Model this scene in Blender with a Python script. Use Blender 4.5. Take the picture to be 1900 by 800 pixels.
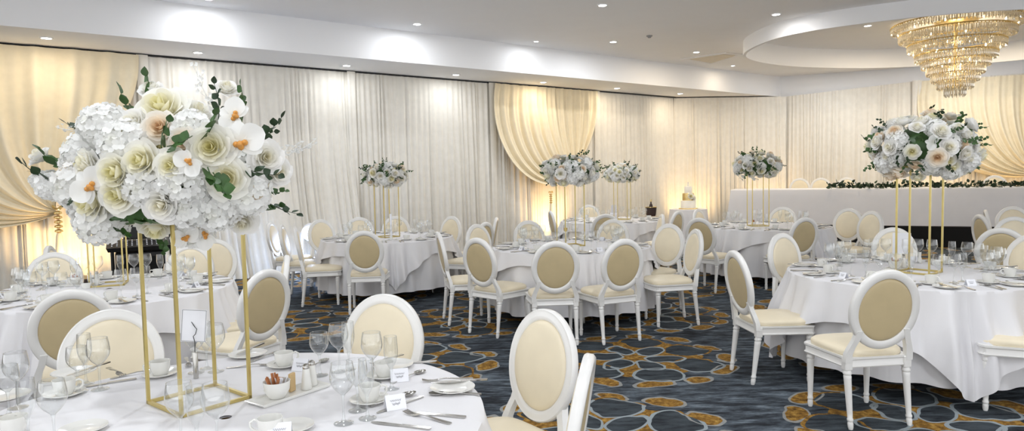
import bpy, math, random
from mathutils import Vector, Matrix, Euler
S = bpy.context.scene
COL = S.collection
PI = math.pi
for o in list(bpy.data.objects):
    bpy.data.objects.remove(o)

# ------------------------------------------------------------------ camera
F_PX, PITCH, ROLL, EYE = 1278.5, 0.0588, -0.0200, 1.571
cp, sp, cr, sr = math.cos(PITCH), math.sin(PITCH), math.cos(ROLL), math.sin(ROLL)
FWD = Vector((0, cp, -sp)); U0 = Vector((0, sp, cp)); R0 = Vector((1, 0, 0))
RGT = cr * R0 + sr * U0
UPV = -sr * R0 + cr * U0
cd = bpy.data.cameras.new('camera')
cd.sensor_fit = 'HORIZONTAL'; cd.sensor_width = 36; cd.lens = 36 * F_PX / 1900
cd.clip_start = 0.05; cd.clip_end = 200
cam = bpy.data.objects.new('camera', cd); COL.objects.link(cam)
cam.matrix_world = Matrix(((RGT.x, UPV.x, -FWD.x, 0), (RGT.y, UPV.y, -FWD.y, 0), (RGT.z, UPV.z, -FWD.z, EYE), (0, 0, 0, 1)))
S.camera = cam

# ------------------------------------------------------------------ light and exposure
S.view_settings.view_transform = 'Standard'
S.view_settings.look = 'None'
S.view_settings.gamma = 1.0
S.view_settings.use_curve_mapping = False
S.view_settings.exposure = 0.60
w = bpy.data.worlds.new('world'); S.world = w; w.use_nodes = True
w.node_tree.nodes['Background'].inputs[0].default_value = (0.965, 0.98, 1.0, 1)
w.node_tree.nodes['Background'].inputs[1].default_value = 1.22
DOWN_W, UP_W = 19.0, 45.0
COOL, WARM = (0.92, 0.955, 1.0), (1.0, 0.84, 0.62)


def lamp(name, kind, loc, energy, color=(1, 1, 1), size=0.1, aim=None, spot=None):
    l = bpy.data.lights.new(name, kind); l.energy = energy; l.color = color
    if kind == 'AREA':
        l.shape = 'DISK'; l.size = size
    else:
        l.shadow_soft_size = size
    if kind == 'SPOT':
        l.spot_size = math.radians(spot or 90); l.spot_blend = 0.8
    o = bpy.data.objects.new(name, l); COL.objects.link(o); o.location = loc
    if aim is not None:
        o.rotation_euler = (Vector(aim) - Vector(loc)).to_track_quat('-Z', 'Y').to_euler()
    return o


def at(px, py, z):
    """The point at height z that the photograph shows at (px, py)."""
    d = FWD + RGT * ((px - 950) / F_PX) - UPV * ((py - 400) / F_PX)
    return Vector((0, 0, EYE)) + d * ((z - EYE) / d.z)


# ------------------------------------------------------------------ materials
def srgb(r, g, b):
    f = lambda c: (c / 255 / 12.92) if c / 255 <= 0.04045 else ((c / 255 + 0.055) / 1.055) ** 2.4
    return (f(r), f(g), f(b), 1)


class NT:
    """Small node-expression helper."""
    def __init__(self, m):
        self.t = m.node_tree

    def n(self, typ, **kw):
        x = self.t.nodes.new(typ)
        for k, v in kw.items():
            setattr(x, k, v)
        return x

    def put(self, sock, v):
        if isinstance(v, bpy.types.NodeSocket):
            self.t.links.new(v, sock)
        else:
            sock.default_value = v

    def m(self, op, a, b=0.0, c=0.0):
        x = self.n('ShaderNodeMath', operation=op)
        self.put(x.inputs[0], a); self.put(x.inputs[1], b); self.put(x.inputs[2], c)
        return x.outputs[0]

    def mix(self, f, a, b):
        x = self.n('ShaderNodeMix', data_type='RGBA')
        self.put(x.inputs[0], f); self.put(x.inputs[6], a); self.put(x.inputs[7], b)
        return x.outputs[2]

    def noise(self, vec, scale, detail=3.0, rough=0.55):
        x = self.n('ShaderNodeTexNoise')
        if vec is not None:
            self.t.links.new(vec, x.inputs['Vector'])
        x.inputs['Scale'].default_value = scale; x.inputs['Detail'].default_value = detail
        x.inputs['Roughness'].default_value = rough
        return x.outputs[0]

    def ramp(self, f, stops):
        x = self.n('ShaderNodeValToRGB'); e = x.color_ramp.elements
        while len(e) < len(stops):
            e.new(0.5)
        for i, (p, c) in enumerate(stops):
            e[i].position = p; e[i].color = c
        self.put(x.inputs[0], f)
        return x.outputs[0]

    def coord(self, kind='Object', scale=None):
        c = self.n('ShaderNodeTexCoord').outputs[kind]
        if scale:
            mp = self.n('ShaderNodeMapping'); mp.inputs['Scale'].default_value = scale
            self.t.links.new(c, mp.inputs['Vector']); c = mp.outputs[0]
        return c


def mat(name, col, rough=0.5, metal=0.0, var=0.0, vscale=8.0, bump=0.0, bscale=200.0, spec=0.5, coat=0.0):
    m = bpy.data.materials.new(name); m.use_nodes = True
    t = NT(m); b = m.node_tree.nodes['Principled BSDF']
    b.inputs['Roughness'].default_value = rough; b.inputs['Metallic'].default_value = metal
    b.inputs['Specular IOR Level'].default_value = spec; b.inputs['Coat Weight'].default_value = coat
    c = t.coord()
    k = var if var else 0.03
    n = t.noise(c, vscale, 2.0)
    lo = tuple(x * (1 - k) for x in col[:3]) + (1,); hi = tuple(min(1, x * (1 + k)) for x in col[:3]) + (1,)
    t.put(b.inputs['Base Color'], t.ramp(n, [(0.3, lo), (0.7, hi)]))
    if bump:
        bp = t.n('ShaderNodeBump'); bp.inputs['Strength'].default_value = bump; bp.inputs['Distance'].default_value = 0.002
        t.put(bp.inputs['Height'], t.noise(c, bscale, 2.0)); t.put(b.inputs['Normal'], bp.outputs[0])
    return m


def emit(name, col, strength):
    m = bpy.data.materials.new(name); m.use_nodes = True
    b = m.node_tree.nodes['Principled BSDF']
    b.inputs['Base Color'].default_value = col; b.inputs['Emission Color'].default_value = col
    b.inputs['Emission Strength'].default_value = strength
    return m


def glass(name, tint, edge=0.85, base=0.10):
    """Thin blown glass: clear face on, bright and mirror-like towards its edges."""
    m = bpy.data.materials.new(name); m.use_nodes = True
    t = NT(m); nt = m.node_tree; nt.nodes.remove(nt.nodes['Principled BSDF'])
    out = nt.nodes['Material Output']
    lw = t.n('ShaderNodeLayerWeight'); lw.inputs[0].default_value = 0.5
    fac = lw.outputs['Facing']
    tr = t.n('ShaderNodeBsdfTransparent')
    t.put(tr.inputs[0], t.ramp(fac, [(0.0, tint), (0.55, tuple(c * 0.93 for c in tint[:3]) + (1,)), (0.9, tuple(c * 0.75 for c in tint[:3]) + (1,))]))
    gl = t.n('ShaderNodeBsdfGlossy'); gl.inputs['Roughness'].default_value = 0.04; gl.inputs[0].default_value = (1, 1, 1, 1)
    f = t.m('MULTIPLY_ADD', t.m('POWER', fac, 2.6), edge, base)
    mx = t.n('ShaderNodeMixShader'); t.put(mx.inputs[0], f)
    nt.links.new(tr.outputs[0], mx.inputs[1]); nt.links.new(gl.outputs[0], mx.inputs[2]); nt.links.new(mx.outputs[0], out.inputs[0])
    return m


def crystal(name):
    """Cut crystal: part clear, part mirror, part milky with scattered light."""
    m = bpy.data.materials.new(name); m.use_nodes = True
    t = NT(m); nt = m.node_tree; nt.nodes.remove(nt.nodes['Principled BSDF'])
    out = nt.nodes['Material Output']
    tr = t.n('ShaderNodeBsdfTransparent'); tr.inputs[0].default_value = (0.95, 0.92, 0.85, 1)
    gl = t.n('ShaderNodeBsdfGlossy'); gl.inputs['Roughness'].default_value = 0.06; gl.inputs[0].default_value = (0.95, 0.93, 0.88, 1)
    tl = t.n('ShaderNodeBsdfTranslucent'); tl.inputs[0].default_value = (0.80, 0.74, 0.62, 1)
    df = t.n('ShaderNodeBsdfDiffuse'); df.inputs[0].default_value = (0.72, 0.68, 0.58, 1)
    a_ = t.n('ShaderNodeMixShader'); a_.inputs[0].default_value = 0.5; nt.links.new(tl.outputs[0], a_.inputs[1]); nt.links.new(df.outputs[0], a_.inputs[2])
    b_ = t.n('ShaderNodeMixShader'); b_.inputs[0].default_value = 0.40; nt.links.new(tr.outputs[0], b_.inputs[1]); nt.links.new(a_.outputs[0], b_.inputs[2])
    c_ = t.n('ShaderNodeMixShader'); c_.inputs[0].default_value = 0.38; nt.links.new(b_.outputs[0], c_.inputs[1]); nt.links.new(gl.outputs[0], c_.inputs[2])
    nt.links.new(c_.outputs[0], out.inputs[0])
    return m


def petal(name, inner, mid, outer, r):
    """Petal: soft diffuse and translucent, its colour changing from the heart of the bloom outwards."""
    m = bpy.data.materials.new(name); m.use_nodes = True
    t = NT(m); nt = m.node_tree; nt.nodes.remove(nt.nodes['Principled BSDF'])
    sx = t.n('ShaderNodeSeparateXYZ'); t.put(sx.inputs[0], t.coord())
    d = t.m('SQRT', t.m('ADD', t.m('MULTIPLY', sx.outputs[0], sx.outputs[0]), t.m('MULTIPLY', sx.outputs[1], sx.outputs[1])))
    c = t.ramp(t.m('DIVIDE', d, r), [(0.0, inner), (0.45, mid), (1.0, outer)])
    df = t.n('ShaderNodeBsdfDiffuse'); tl = t.n('ShaderNodeBsdfTranslucent'); t.put(df.inputs[0], c); t.put(tl.inputs[0], c)
    mx = t.n('ShaderNodeMixShader'); mx.inputs[0].default_value = 0.30
    nt.links.new(df.outputs[0], mx.inputs[1]); nt.links.new(tl.outputs[0], mx.inputs[2]); nt.links.new(mx.outputs[0], nt.nodes['Material Output'].inputs[0])
    return m


M = {}
M['ceiling'] = mat('white_ceiling_paint', srgb(250, 250, 251), 0.9, var=0.015, vscale=1.5)
M['wall'] = mat('cream_wall_paint', srgb(236, 228, 212), 0.9)
M['drape'] = mat('ivory_drape_cloth', srgb(241, 236, 225), 0.85, bump=0.15, bscale=400, spec=0.2)
M['swag'] = mat('cream_swag_cloth', srgb(243, 231, 203), 0.8, bump=0.1, bscale=400, spec=0.25)
M['cloth'] = mat('white_linen', srgb(233, 232, 234), 0.8, var=0.02, vscale=3, bump=0.15, bscale=500, spec=0.2)
M['lacquer'] = mat('white_lacquered_wood', srgb(240, 239, 236), 0.28, var=0.02, coat=0.2)
M['cream'] = mat('cream_vinyl', srgb(241, 229, 202), 0.42, var=0.03, bump=0.2, bscale=900)
M['beige'] = mat('beige_vinyl', srgb(206, 188, 148), 0.45, var=0.04, bump=0.2, bscale=900)
M['gold'] = mat('brushed_gold_metal', srgb(205, 186, 120), 0.32, 0.75, var=0.06)
M['brass'] = mat('polished_brass', srgb(214, 190, 132), 0.3, 0.9, var=0.1, vscale=20)
M['steel'] = mat('polished_steel', srgb(190, 188, 184), 0.18, 1.0)
M['china'] = mat('white_china', srgb(232, 231, 226), 0.15, var=0.01, coat=0.3)
M['card'] = mat('white_card', srgb(240, 241, 246), 0.8)
M['ink'] = mat('grey_ink', srgb(120, 118, 122), 0.7)
M['black'] = mat('black_plastic', srgb(22, 22, 24), 0.45)
M['blackcloth'] = mat('black_cloth', srgb(12, 12, 13), 0.95)
M['grey'] = mat('grey_plastic', srgb(150, 150, 150), 0.5)
M['leaf'] = mat('green_leaf', srgb(52, 84, 36), 0.45, var=0.35, vscale=14)
M['darkleaf'] = mat('dark_leaf', srgb(34, 58, 30), 0.5, var=0.3, vscale=14)
M['stem'] = mat('plant_stem', srgb(84, 88, 50), 0.6)
M['white_petal'] = petal('white_petal', srgb(246, 246, 238), srgb(250, 250, 247), srgb(252, 252, 250), 0.05)
M['ivory_rose'] = petal('ivory_rose_petal', srgb(242, 236, 178), srgb(250, 246, 222), srgb(253, 252, 246), 0.045)
M['white_rose'] = petal('white_rose_petal', srgb(246, 240, 214), srgb(251, 249, 240), srgb(254, 253, 251), 0.045)
M['blush_rose'] = petal('blush_rose_petal', srgb(240, 208, 168), srgb(250, 236, 214), srgb(252, 248, 240), 0.05)
M['lip'] = mat('orchid_lip', srgb(214, 150, 70), 0.5, var=0.3, vscale=60)
M['glass'] = glass('clear_glass', (0.97, 0.98, 0.98, 1))
M['crystal'] = crystal('cut_crystal')
M['lamp'] = emit('lit_lamp', (1, 0.97, 0.92, 1), 14.0)
M['warm_lamp'] = emit('warm_lit_lamp', (1, 0.82, 0.52, 1), 6.0)
M['blue_lamp'] = emit('blue_lit_lamp', (0.55, 0.72, 1, 1), 8.0)
M['kraft'] = mat('brown_paper', srgb(178, 116, 74), 0.7, var=0.2, vscale=40)
M['tan'] = mat('tan_paper', srgb(206, 176, 128), 0.7, var=0.1)
M['dark_brown'] = mat('dark_brown_wrapper', srgb(52, 34, 28), 0.5, var=0.3, vscale=30)
M['silver_cloth'] = mat('pale_icing', srgb(240, 236, 226), 0.6)


def carpet_material():
    m = bpy.data.materials.new('blue_grey_carpet_with_gold_rosettes'); m.use_nodes = True
    t = NT(m); b = m.node_tree.nodes['Principled BSDF']
    b.inputs['Roughness'].default_value = 0.95; b.inputs['Specular IOR Level'].default_value = 0.15
    P = t.coord('Object')
    sx = t.n('ShaderNodeSeparateXYZ'); t.put(sx.inputs[0], P)
    # a little wobble so that the rosettes look hand drawn
    wob = t.m('MULTIPLY', t.m('SUBTRACT', t.noise(P, 3.0, 2.0), 0.5), 0.20)
    X = t.m('ADD', t.m('SUBTRACT', sx.outputs[0], 1.02), wob)
    Y = t.m('ADD', t.m('SUBTRACT', sx.outputs[1], 5.78), wob)
    ax, ay, bx, by = 2.0, 0.08, 0.5, 1.74
    det = ax * by - ay * bx
    u = t.m('DIVIDE', t.m('SUBTRACT', t.m('MULTIPLY', X, by), t.m('MULTIPLY', Y, bx)), det)
    v = t.m('DIVIDE', t.m('SUBTRACT', t.m('MULTIPLY', Y, ax), t.m('MULTIPLY', X, ay)), det)
    u = t.m('SUBTRACT', u, t.m('ROUND', u)); v = t.m('SUBTRACT', v, t.m('ROUND', v))
    qx = t.m('ADD', t.m('MULTIPLY', u, ax), t.m('MULTIPLY', v, bx))
    qy = t.m('ADD', t.m('MULTIPLY', u, ay), t.m('MULTIPLY', v, by))
    r = t.m('SQRT', t.m('ADD', t.m('MULTIPLY', qx, qx), t.m('MULTIPLY', qy, qy)))
    th = t.m('ARCTAN2', qy, qx)

    def ring(N, r0, a, bb, rot, wd):
        sec = 2 * PI / N
        k = t.m('DIVIDE', t.m('ADD', th, rot), sec)
        loc = t.m('MULTIPLY', t.m('SUBTRACT', k, t.m('ROUND', k)), sec)
        x = t.m('SUBTRACT', t.m('MULTIPLY', r, t.m('COSINE', loc)), r0); y = t.m('MULTIPLY', r, t.m('SINE', loc))
        x = t.m('DIVIDE', x, a); y = t.m('DIVIDE', y, bb)
        e = t.m('SQRT', t.m('ADD', t.m('MULTIPLY', x, x), t.m('MULTIPLY', y, y)))
        line = t.m('LESS_THAN', t.m('ABSOLUTE', t.m('SUBTRACT', e, 1.0)), wd)
        inside = t.m('LESS_THAN', e, 1.0)
        return line, inside

    l1, i1 = ring(6, 0.255, 0.15, 0.105, 0.2, 0.085)
    l2, i2 = ring(7, 0.535, 0.19, 0.19, 0.5, 0.06)
    l3, i3 = ring(13, 0.755, 0.08, 0.135, 0.1, 0.10)
    disc = t.m('LESS_THAN', r, 0.56)
    disc2 = t.m('LESS_THAN', r, 0.66)
    fib = t.noise(P, 260.0, 2.0)
    mp = t.n('ShaderNodeMapping'); mp.inputs['Scale'].default_value = (1.8, 7.0, 1.0); mp.inputs['Rotation'].default_value = (0, 0, 0.12)
    t.put(mp.inputs['Vector'], P)
    st = t.noise(mp.outputs[0], 2.2, 6.0, 0.7)
    big = t.noise(P, 0.9, 2.0)
    s2 = t.m('ADD', t.m('MULTIPLY', st, 0.8), t.m('MULTIPLY', big, 0.2))
    ground = t.ramp(s2, [(0.36, srgb(30, 32, 36)), (0.46, srgb(56, 61, 68)), (0.55, srgb(92, 101, 110)), (0.66, srgb(140, 152, 162))])
    inner = t.ramp(st, [(0.35, srgb(34, 38, 44)), (0.6, srgb(78, 86, 92))])
    g = t.m('ADD', t.m('MULTIPLY', t.noise(P, 22.0, 4.0, 0.7), 0.75), t.m('MULTIPLY', fib, 0.25))
    gold = t.ramp(g, [(0.36, srgb(82, 58, 28)), (0.5, srgb(150, 110, 48)), (0.64, srgb(205, 164, 84))])
    pale = t.ramp(fib, [(0.3, srgb(128, 142, 150)), (0.7, srgb(192, 200, 202))])
    c = t.mix(t.m('MULTIPLY', i3, t.m('SUBTRACT', 1.0, disc2)), ground, gold)
    c = t.mix(disc, c, gold)
    c = t.mix(i2, c, inner)
    c = t.mix(i1, c, inner)
    gl2 = t.m('GREATER_THAN', big, 0.47)
    c = t.mix(l3, c, t.mix(0.25, pale, gold))
    c = t.mix(l2, c, t.mix(gl2, pale, gold))
    c = t.mix(l1, c, pale)
    c = t.mix(t.m('MULTIPLY', fib, 0.35), c, (0.01, 0.011, 0.012, 1))
    t.put(b.inputs['Base Color'], c)
    bp = t.n('ShaderNodeBump'); bp.inputs['Strength'].default_value = 0.5; bp.inputs['Distance'].default_value = 0.004
    t.put(bp.inputs['Height'], fib); t.put(b.inputs['Normal'], bp.outputs[0])
    return m


M['carpet'] = carpet_material()


# ------------------------------------------------------------------ mesh helpers
class MB:
    def __init__(self):
        self.v = []; self.f = []

    def add(self, vs, fs, T=None):
        n = len(self.v)
        self.v += [tuple(T @ Vector(p)) if T is not None else tuple(p) for p in vs]
        self.f += [tuple(i + n for i in f) for f in fs]
        return self

    def box(self, x0, x1, y0, y1, z0, z1, T=None, bev=0.0):
        if bev > 0:
            b = min(bev, (x1 - x0) / 2.01, (y1 - y0) / 2.01, (z1 - z0) / 2.01)
            pts = []
            for zz, ins in ((z0, b), (z0 + b, 0), (z1 - b, 0), (z1, b)):
                q = []
                for sx, sy in ((-1, -1), (1, -1), (1, 1), (-1, 1)):
                    cx = (x0 + ins if sx < 0 else x1 - ins); cy = (y0 + ins if sy < 0 else y1 - ins)
                    e = b if ins == 0 else b * 0.5
                    p1 = (cx, cy - sy * e, zz); p2 = (cx - sx * e, cy, zz)
                    q += [p2, p1] if sx * sy < 0 and False else ([p1, p2] if sx * sy > 0 else [p2, p1])
                pts.append(q)
            return self.loft([list(r) for r in pts], T=T)
        vs = [(x, y, z) for z in (z0, z1) for x, y in ((x0, y0), (x1, y0), (x1, y1), (x0, y1))]
        return self.add(vs, [(3, 2, 1, 0), (4, 5, 6, 7), (0, 1, 5, 4), (1, 2, 6, 5), (2, 3, 7, 6), (3, 0, 4, 7)], T)

    def loft(self, rings, closed=True, caps=True, T=None):
        n = len(rings[0]); vs = [p for r in rings for p in r]; fs = []
        for k in range(len(rings) - 1):
            for i in range(n if closed else n - 1):
                j = (i + 1) % n
                fs.append((k * n + i, k * n + j, (k + 1) * n + j, (k + 1) * n + i))
        if caps and closed:
            fs.append(tuple(reversed(range(n)))); fs.append(tuple((len(rings) - 1) * n + i for i in range(n)))
        return self.add(vs, fs, T)

    def lathe(self, prof, seg=20, T=None, caps=True):
        rings = [[(r * math.cos(2 * PI * i / seg), r * math.sin(2 * PI * i / seg), z) for i in range(seg)] for r, z in prof]
        return self.loft(rings, caps=caps, T=T)

    def tube(self, pts, rad, seg=8, T=None, caps=True, closed=False):
        pts = [Vector(p) for p in pts]; n = len(pts); rings = []; up = None
        for i, p in enumerate(pts):
            if closed:
                d = pts[(i + 1) % n] - pts[i - 1]
            else:
                d = pts[min(i + 1, n - 1)] - pts[max(i - 1, 0)]
            d.normalize()
            if up is None:
                up = d.orthogonal().normalized()
            up = (up - d * up.dot(d)).normalized(); s = d.cross(up)
            r = rad[i] if isinstance(rad, (list, tuple)) else rad
            rings.append([p + (up * math.cos(2 * PI * k / seg) + s * math.sin(2 * PI * k / seg)) * r for k in range(seg)])
        if closed:
            rings.append(rings[0]); caps = False
        return self.loft(rings, caps=caps, T=T)

    def sphere(self, r, seg=14, rings=9, T=None, sc=(1, 1, 1)):
        rr = []
        for k in range(rings + 1):
            a = -PI / 2 + PI * k / rings; c = max(math.cos(a), 1e-3)
            rr.append([(r * sc[0] * c * math.cos(2 * PI * i / seg), r * sc[1] * c * math.sin(2 * PI * i / seg), r * sc[2] * math.sin(a)) for i in range(seg)])
        return self.loft(rr, T=T)

    def grid(self, fn, nu, nv, T=None):
        vs = [fn(i / nu, j / nv) for j in range(nv + 1) for i in range(nu + 1)]
        fs = [(j * (nu + 1) + i, j * (nu + 1) + i + 1, (j + 1) * (nu + 1) + i + 1, (j + 1) * (nu + 1) + i) for j in range(nv) for i in range(nu)]
        return self.add(vs, fs, T)

    def mesh(self, name, m, smooth=True, angle=45):
        me = bpy.data.meshes.new(name); me.from_pydata([tuple(v) for v in self.v], [], self.f)
        me.materials.append(m)
        if smooth:
            me.polygons.foreach_set('use_smooth', [True] * len(me.polygons))
            if angle:
                me.set_sharp_from_angle(angle=math.radians(angle))
        me.update()
        return me

    def build(self, name, m, parent=None, smooth=True, angle=45):
        return link(name, self.mesh(name, m, smooth, angle), parent)


def link(name, me, parent=None):
    o = bpy.data.objects.new(name, me); COL.objects.link(o)
    if parent is not None:
        o.parent = parent
    return o


def tag(o, label=None, cat=None, group=None, kind=None):
    for k, v in (('label', label), ('category', cat), ('group', group), ('kind', kind)):
        if v:
            o[k] = v
    return o


def empty(name, loc=(0, 0, 0), rz=0.0):
    o = bpy.data.objects.new(name, None); COL.objects.link(o); o.location = loc; o.rotation_euler = (0, 0, rz)
    o.empty_display_size = 0.1
    return o


KIDS = {}


def kids(o):
    return [c for c in o.children]


def copy_tree(o, parent=None):
    c = o.copy(); COL.objects.link(c)
    if parent is not None:
        c.parent = parent
    for ch in kids(o):
        copy_tree(ch, c)
    return c


class Proto:
    """First use moves the original, later uses copy it and each of its parts."""
    def __init__(self, make):
        self.make = make; self.o = None

    def put(self, loc, rz=0.0, label=None, cat=None, group=None, scale=None, tilt=None):
        if self.o is None:
            self.o = self.make(); o = self.o
        else:
            o = copy_tree(self.o)
        o.location = loc; o.rotation_euler = (tilt[0] if tilt else 0, tilt[1] if tilt else 0, rz)
        o.scale = (scale,) * 3 if scale else (1, 1, 1)
        for k in ('label', 'category', 'group'):
            if k in o:
                del o[k]
        return tag(o, label, cat, group)


def rotz(a):
    return Matrix.Rotation(a, 4, 'Z')


# ------------------------------------------------------------------ room shell
def prism(mb, poly, z0, z1):
    n = len(poly)
    return mb.loft([[(x, y, z0) for x, y in poly], [(x, y, z1) for x, y in poly]])


DL = Vector((0.797, 0.604, 0)).normalized()      # along the left wall
NL = Vector((DL.y, -DL.x, 0))                    # out of the left wall into the room
DR = Vector((0.917, -0.399, 0)).normalized()     # along the right wall
NR = Vector((-0.399, -0.917, 0)).normalized()
Z_SOF, Z_CEIL, Z_IN, Z_LIP = 3.52, 4.05, 4.20, 3.79
fl = MB().add([(-14, -5, 0), (20, -5, 0), (20, 24, 0), (-14, 24, 0)], [(0, 1, 2, 3)]).build('floor', M['carpet'], smooth=False)
tag(fl, kind='structure')

# oval coffer in the ceiling with a hanging lip
half = [(4.41, 12.55), (4.50, 11.85), (4.78, 11.32), (5.30, 10.85), (5.90, 10.45), (6.7, 10.1), (7.6, 9.95), (8.6, 10.0), (9.6, 10.3), (10.5, 10.8),
        (11.2, 11.5), (11.55, 12.3), (11.6, 13.1), (11.4, 13.9), (11.0, 14.7), (10.43, 15.15), (9.15, 15.45), (8.23, 15.58), (7.35, 15.48), (6.2, 15.15), (5.29, 14.56), (4.65, 13.85), (4.44, 13.2)]


def smooth_loop(pts, it=2):
    for _ in range(it):
        q = []
        for i in range(len(pts)):
            a = pts[i]; b = pts[(i + 1) % len(pts)]
            q += [(a[0] * .75 + b[0] * .25, a[1] * .75 + b[1] * .25), (a[0] * .25 + b[0] * .75, a[1] * .25 + b[1] * .75)]
        pts = q
    return pts


oval = smooth_loop(half, 2)
cen = (8.0, 12.8)
inner = [(cen[0] + (x - cen[0]) * 0.985, cen[1] + (y - cen[1]) * 0.985) for x, y in oval]
lip = MB()
lip.loft([[(x, y, Z_IN) for x, y in inner], [(x, y, Z_LIP) for x, y in inner], [(x, y, Z_LIP) for x, y in oval], [(x, y, Z_CEIL) for x, y in oval]], caps=False)
tag(lip.build('trim_1', M['ceiling']), kind='structure')
ic = MB(); ic.add([(x, y, Z_IN) for x, y in inner], [tuple(range(len(inner)))])
# main ceiling sheet with the oval cut out: strip from the oval to a surrounding box outline
N = len(oval)
box = []
for x, y in oval:
    dx, dy = x - cen[0], y - cen[1]; k = 1e9
    if dx: k = min(k, ((20 if dx > 0 else -14) - cen[0]) / dx)
    if dy: k = min(k, ((24 if dy > 0 else -5) - cen[1]) / dy)
    box.append((cen[0] + dx * k, cen[1] + dy * k))
ic.loft([[(x, y, Z_CEIL) for x, y in oval], [(x, y, Z_CEIL) for x, y in box]], caps=False)
for cx, cy in ((-14, -5), (20, -5), (20, 24), (-14, 24)):
    near = sorted(box, key=lambda p: (p[0] - cx) ** 2 + (p[1] - cy) ** 2)
    a = [p for p in near if abs(p[0] - cx) < 1e-4][:1]; b_ = [p for p in near if abs(p[1] - cy) < 1e-4][:1]
    if a and b_:
        ic.add([(cx, cy, Z_CEIL), a[0] + (Z_CEIL,), b_[0] + (Z_CEIL,)], [(0, 1, 2)])
tag(ic.build('ceiling', M['ceiling'], smooth=False), kind='structure')

W0 = Vector((-6.92, 9.62, 0))                    # a point of the left curtain line
def WL(s, off=0.0):
    return W0 + DL * s + NL * off
S0 = Vector((-6.2, 8.54, 0))
corner = Vector((7.25, 18.62, 0))
sof_a = S0 + (S0 - corner).normalized() * 4.5
sof_b = corner + DR * 8.0
bk_a = sof_a - NL * 2.2; bk_b = sof_b + Vector((0.5, 2.5, 0)); bk_c = corner + Vector((-0.2, 3.0, 0))
sf = prism(MB(), [(p.x, p.y) for p in (sof_a, corner, sof_b, bk_b, bk_c, bk_a)], Z_SOF, Z_CEIL + 0.02)
tag(sf.build('trim_2', M['ceiling'], smooth=False), kind='structure')


def slab(name, a, b, n, z0, z1, m, th=0.12):
    q = [a, b, b - n * th, a - n * th]
    return tag(prism(MB(), [(p.x, p.y) for p in q], z0, z1).build(name, m, smooth=False), kind='structure')


slab('wall_left', WL(-5, -0.22), WL(14.6, -0.22), NL, 0, Z_SOF, M['wall'])
CH0, CH1 = Vector((4.29, 18.17, 0)), Vector((7.2, 18.32, 0))
cdir = (CH1 - CH0).normalized(); cn = Vector((cdir.y, -cdir.x, 0))
slab('wall_back', CH0 - cdir * 0.3 - cn * 0.25, CH1 + cdir * 0.35 - cn * 0.25, cn, 0, Z_SOF, M['wall'])
RW0 = corner + NR * 0.16 - DR * 0.05              # right curtain line starts in the corner
slab('wall_right', corner - NR * 0.12, sof_b - NR * 0.12, NR, 0, Z_SOF + 0.4, M['wall'])

# shade in the gap above the left drapes, modelled as a dark strip
gap_strip = MB(); a, b = WL(-4, 0.02), WL(14.1, 0.02)
gap_strip.tube([(a.x, a.y, 3.503), (b.x, b.y, 3.503)], 0.014, 6)
tag(gap_strip.build('shadow_gap_strip', M['black']), 'thin dark shadow strip along the head of the long left wall drapes', 'shadow strip')


# ------------------------------------------------------------------ curtains
def folds(L, rng, wmin=0.05, wmax=0.17):
    x = 0; out = [0.0]
    while x < L:
        x += rng.uniform(wmin, wmax); out.append(x)
    return out


def drape(name, label, P0, P1, zt0, zt1, n, seed, zb=0.01, amp=0.035, flare=0.0, m='drape', group=None, cat='curtain', rows=9, shear=0.0):
    rng = random.Random(seed); d = P1 - P0; L = d.length; d.normalize()
    fx = folds(L, rng); am = [rng.uniform(0.2, 1.0) for _ in fx]; dr = [rng.uniform(-0.03, 0.03) for _ in fx]
    cols = []
    for k in range(len(fx) - 1):
        for q in range(4):
            t = q / 4; s = fx[k] + (fx[k + 1] - fx[k]) * t
            if s <= L:
                off = (1 - math.cos(2 * PI * t)) * 0.5 * (am[k] + (am[k + 1] - am[k]) * t)
                cols.append((s, off, dr[k] + (dr[k + 1] - dr[k]) * t))
    cols.append((L, 0.0, 0.0))
    mb = MB(); vs = []; nv = rows; nu = len(cols) - 1
    vv = [0, 0.012, 0.03] + [0.03 + 0.97 * (j + 1) / (nv - 2) for j in range(nv - 2)]
    for v in vv:
        for s, off, dr_ in cols:
            u = s / L; zt = zt0 + (zt1 - zt0) * u
            z = zt + (zb - zt) * v
            A = amp * (0.35 if v < 0.02 else (0.5 + 0.7 * v))
            ss = min(max(s + dr_ * v * 1.5 + shear * v * v, -0.1), L + 0.1)
            p = P0 + d * ss + n * (off * A + flare * v ** 3)
            vs.append((p.x, p.y, z))
    fs = [(j * (nu + 1) + i, j * (nu + 1) + i + 1, (j + 1) * (nu + 1) + i + 1, (j + 1) * (nu + 1) + i) for j in range(len(vv) - 1) for i in range(nu)]
    mb.add(vs, fs)
    return tag(mb.build(name, M[m], angle=None), label, cat, group)


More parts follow.
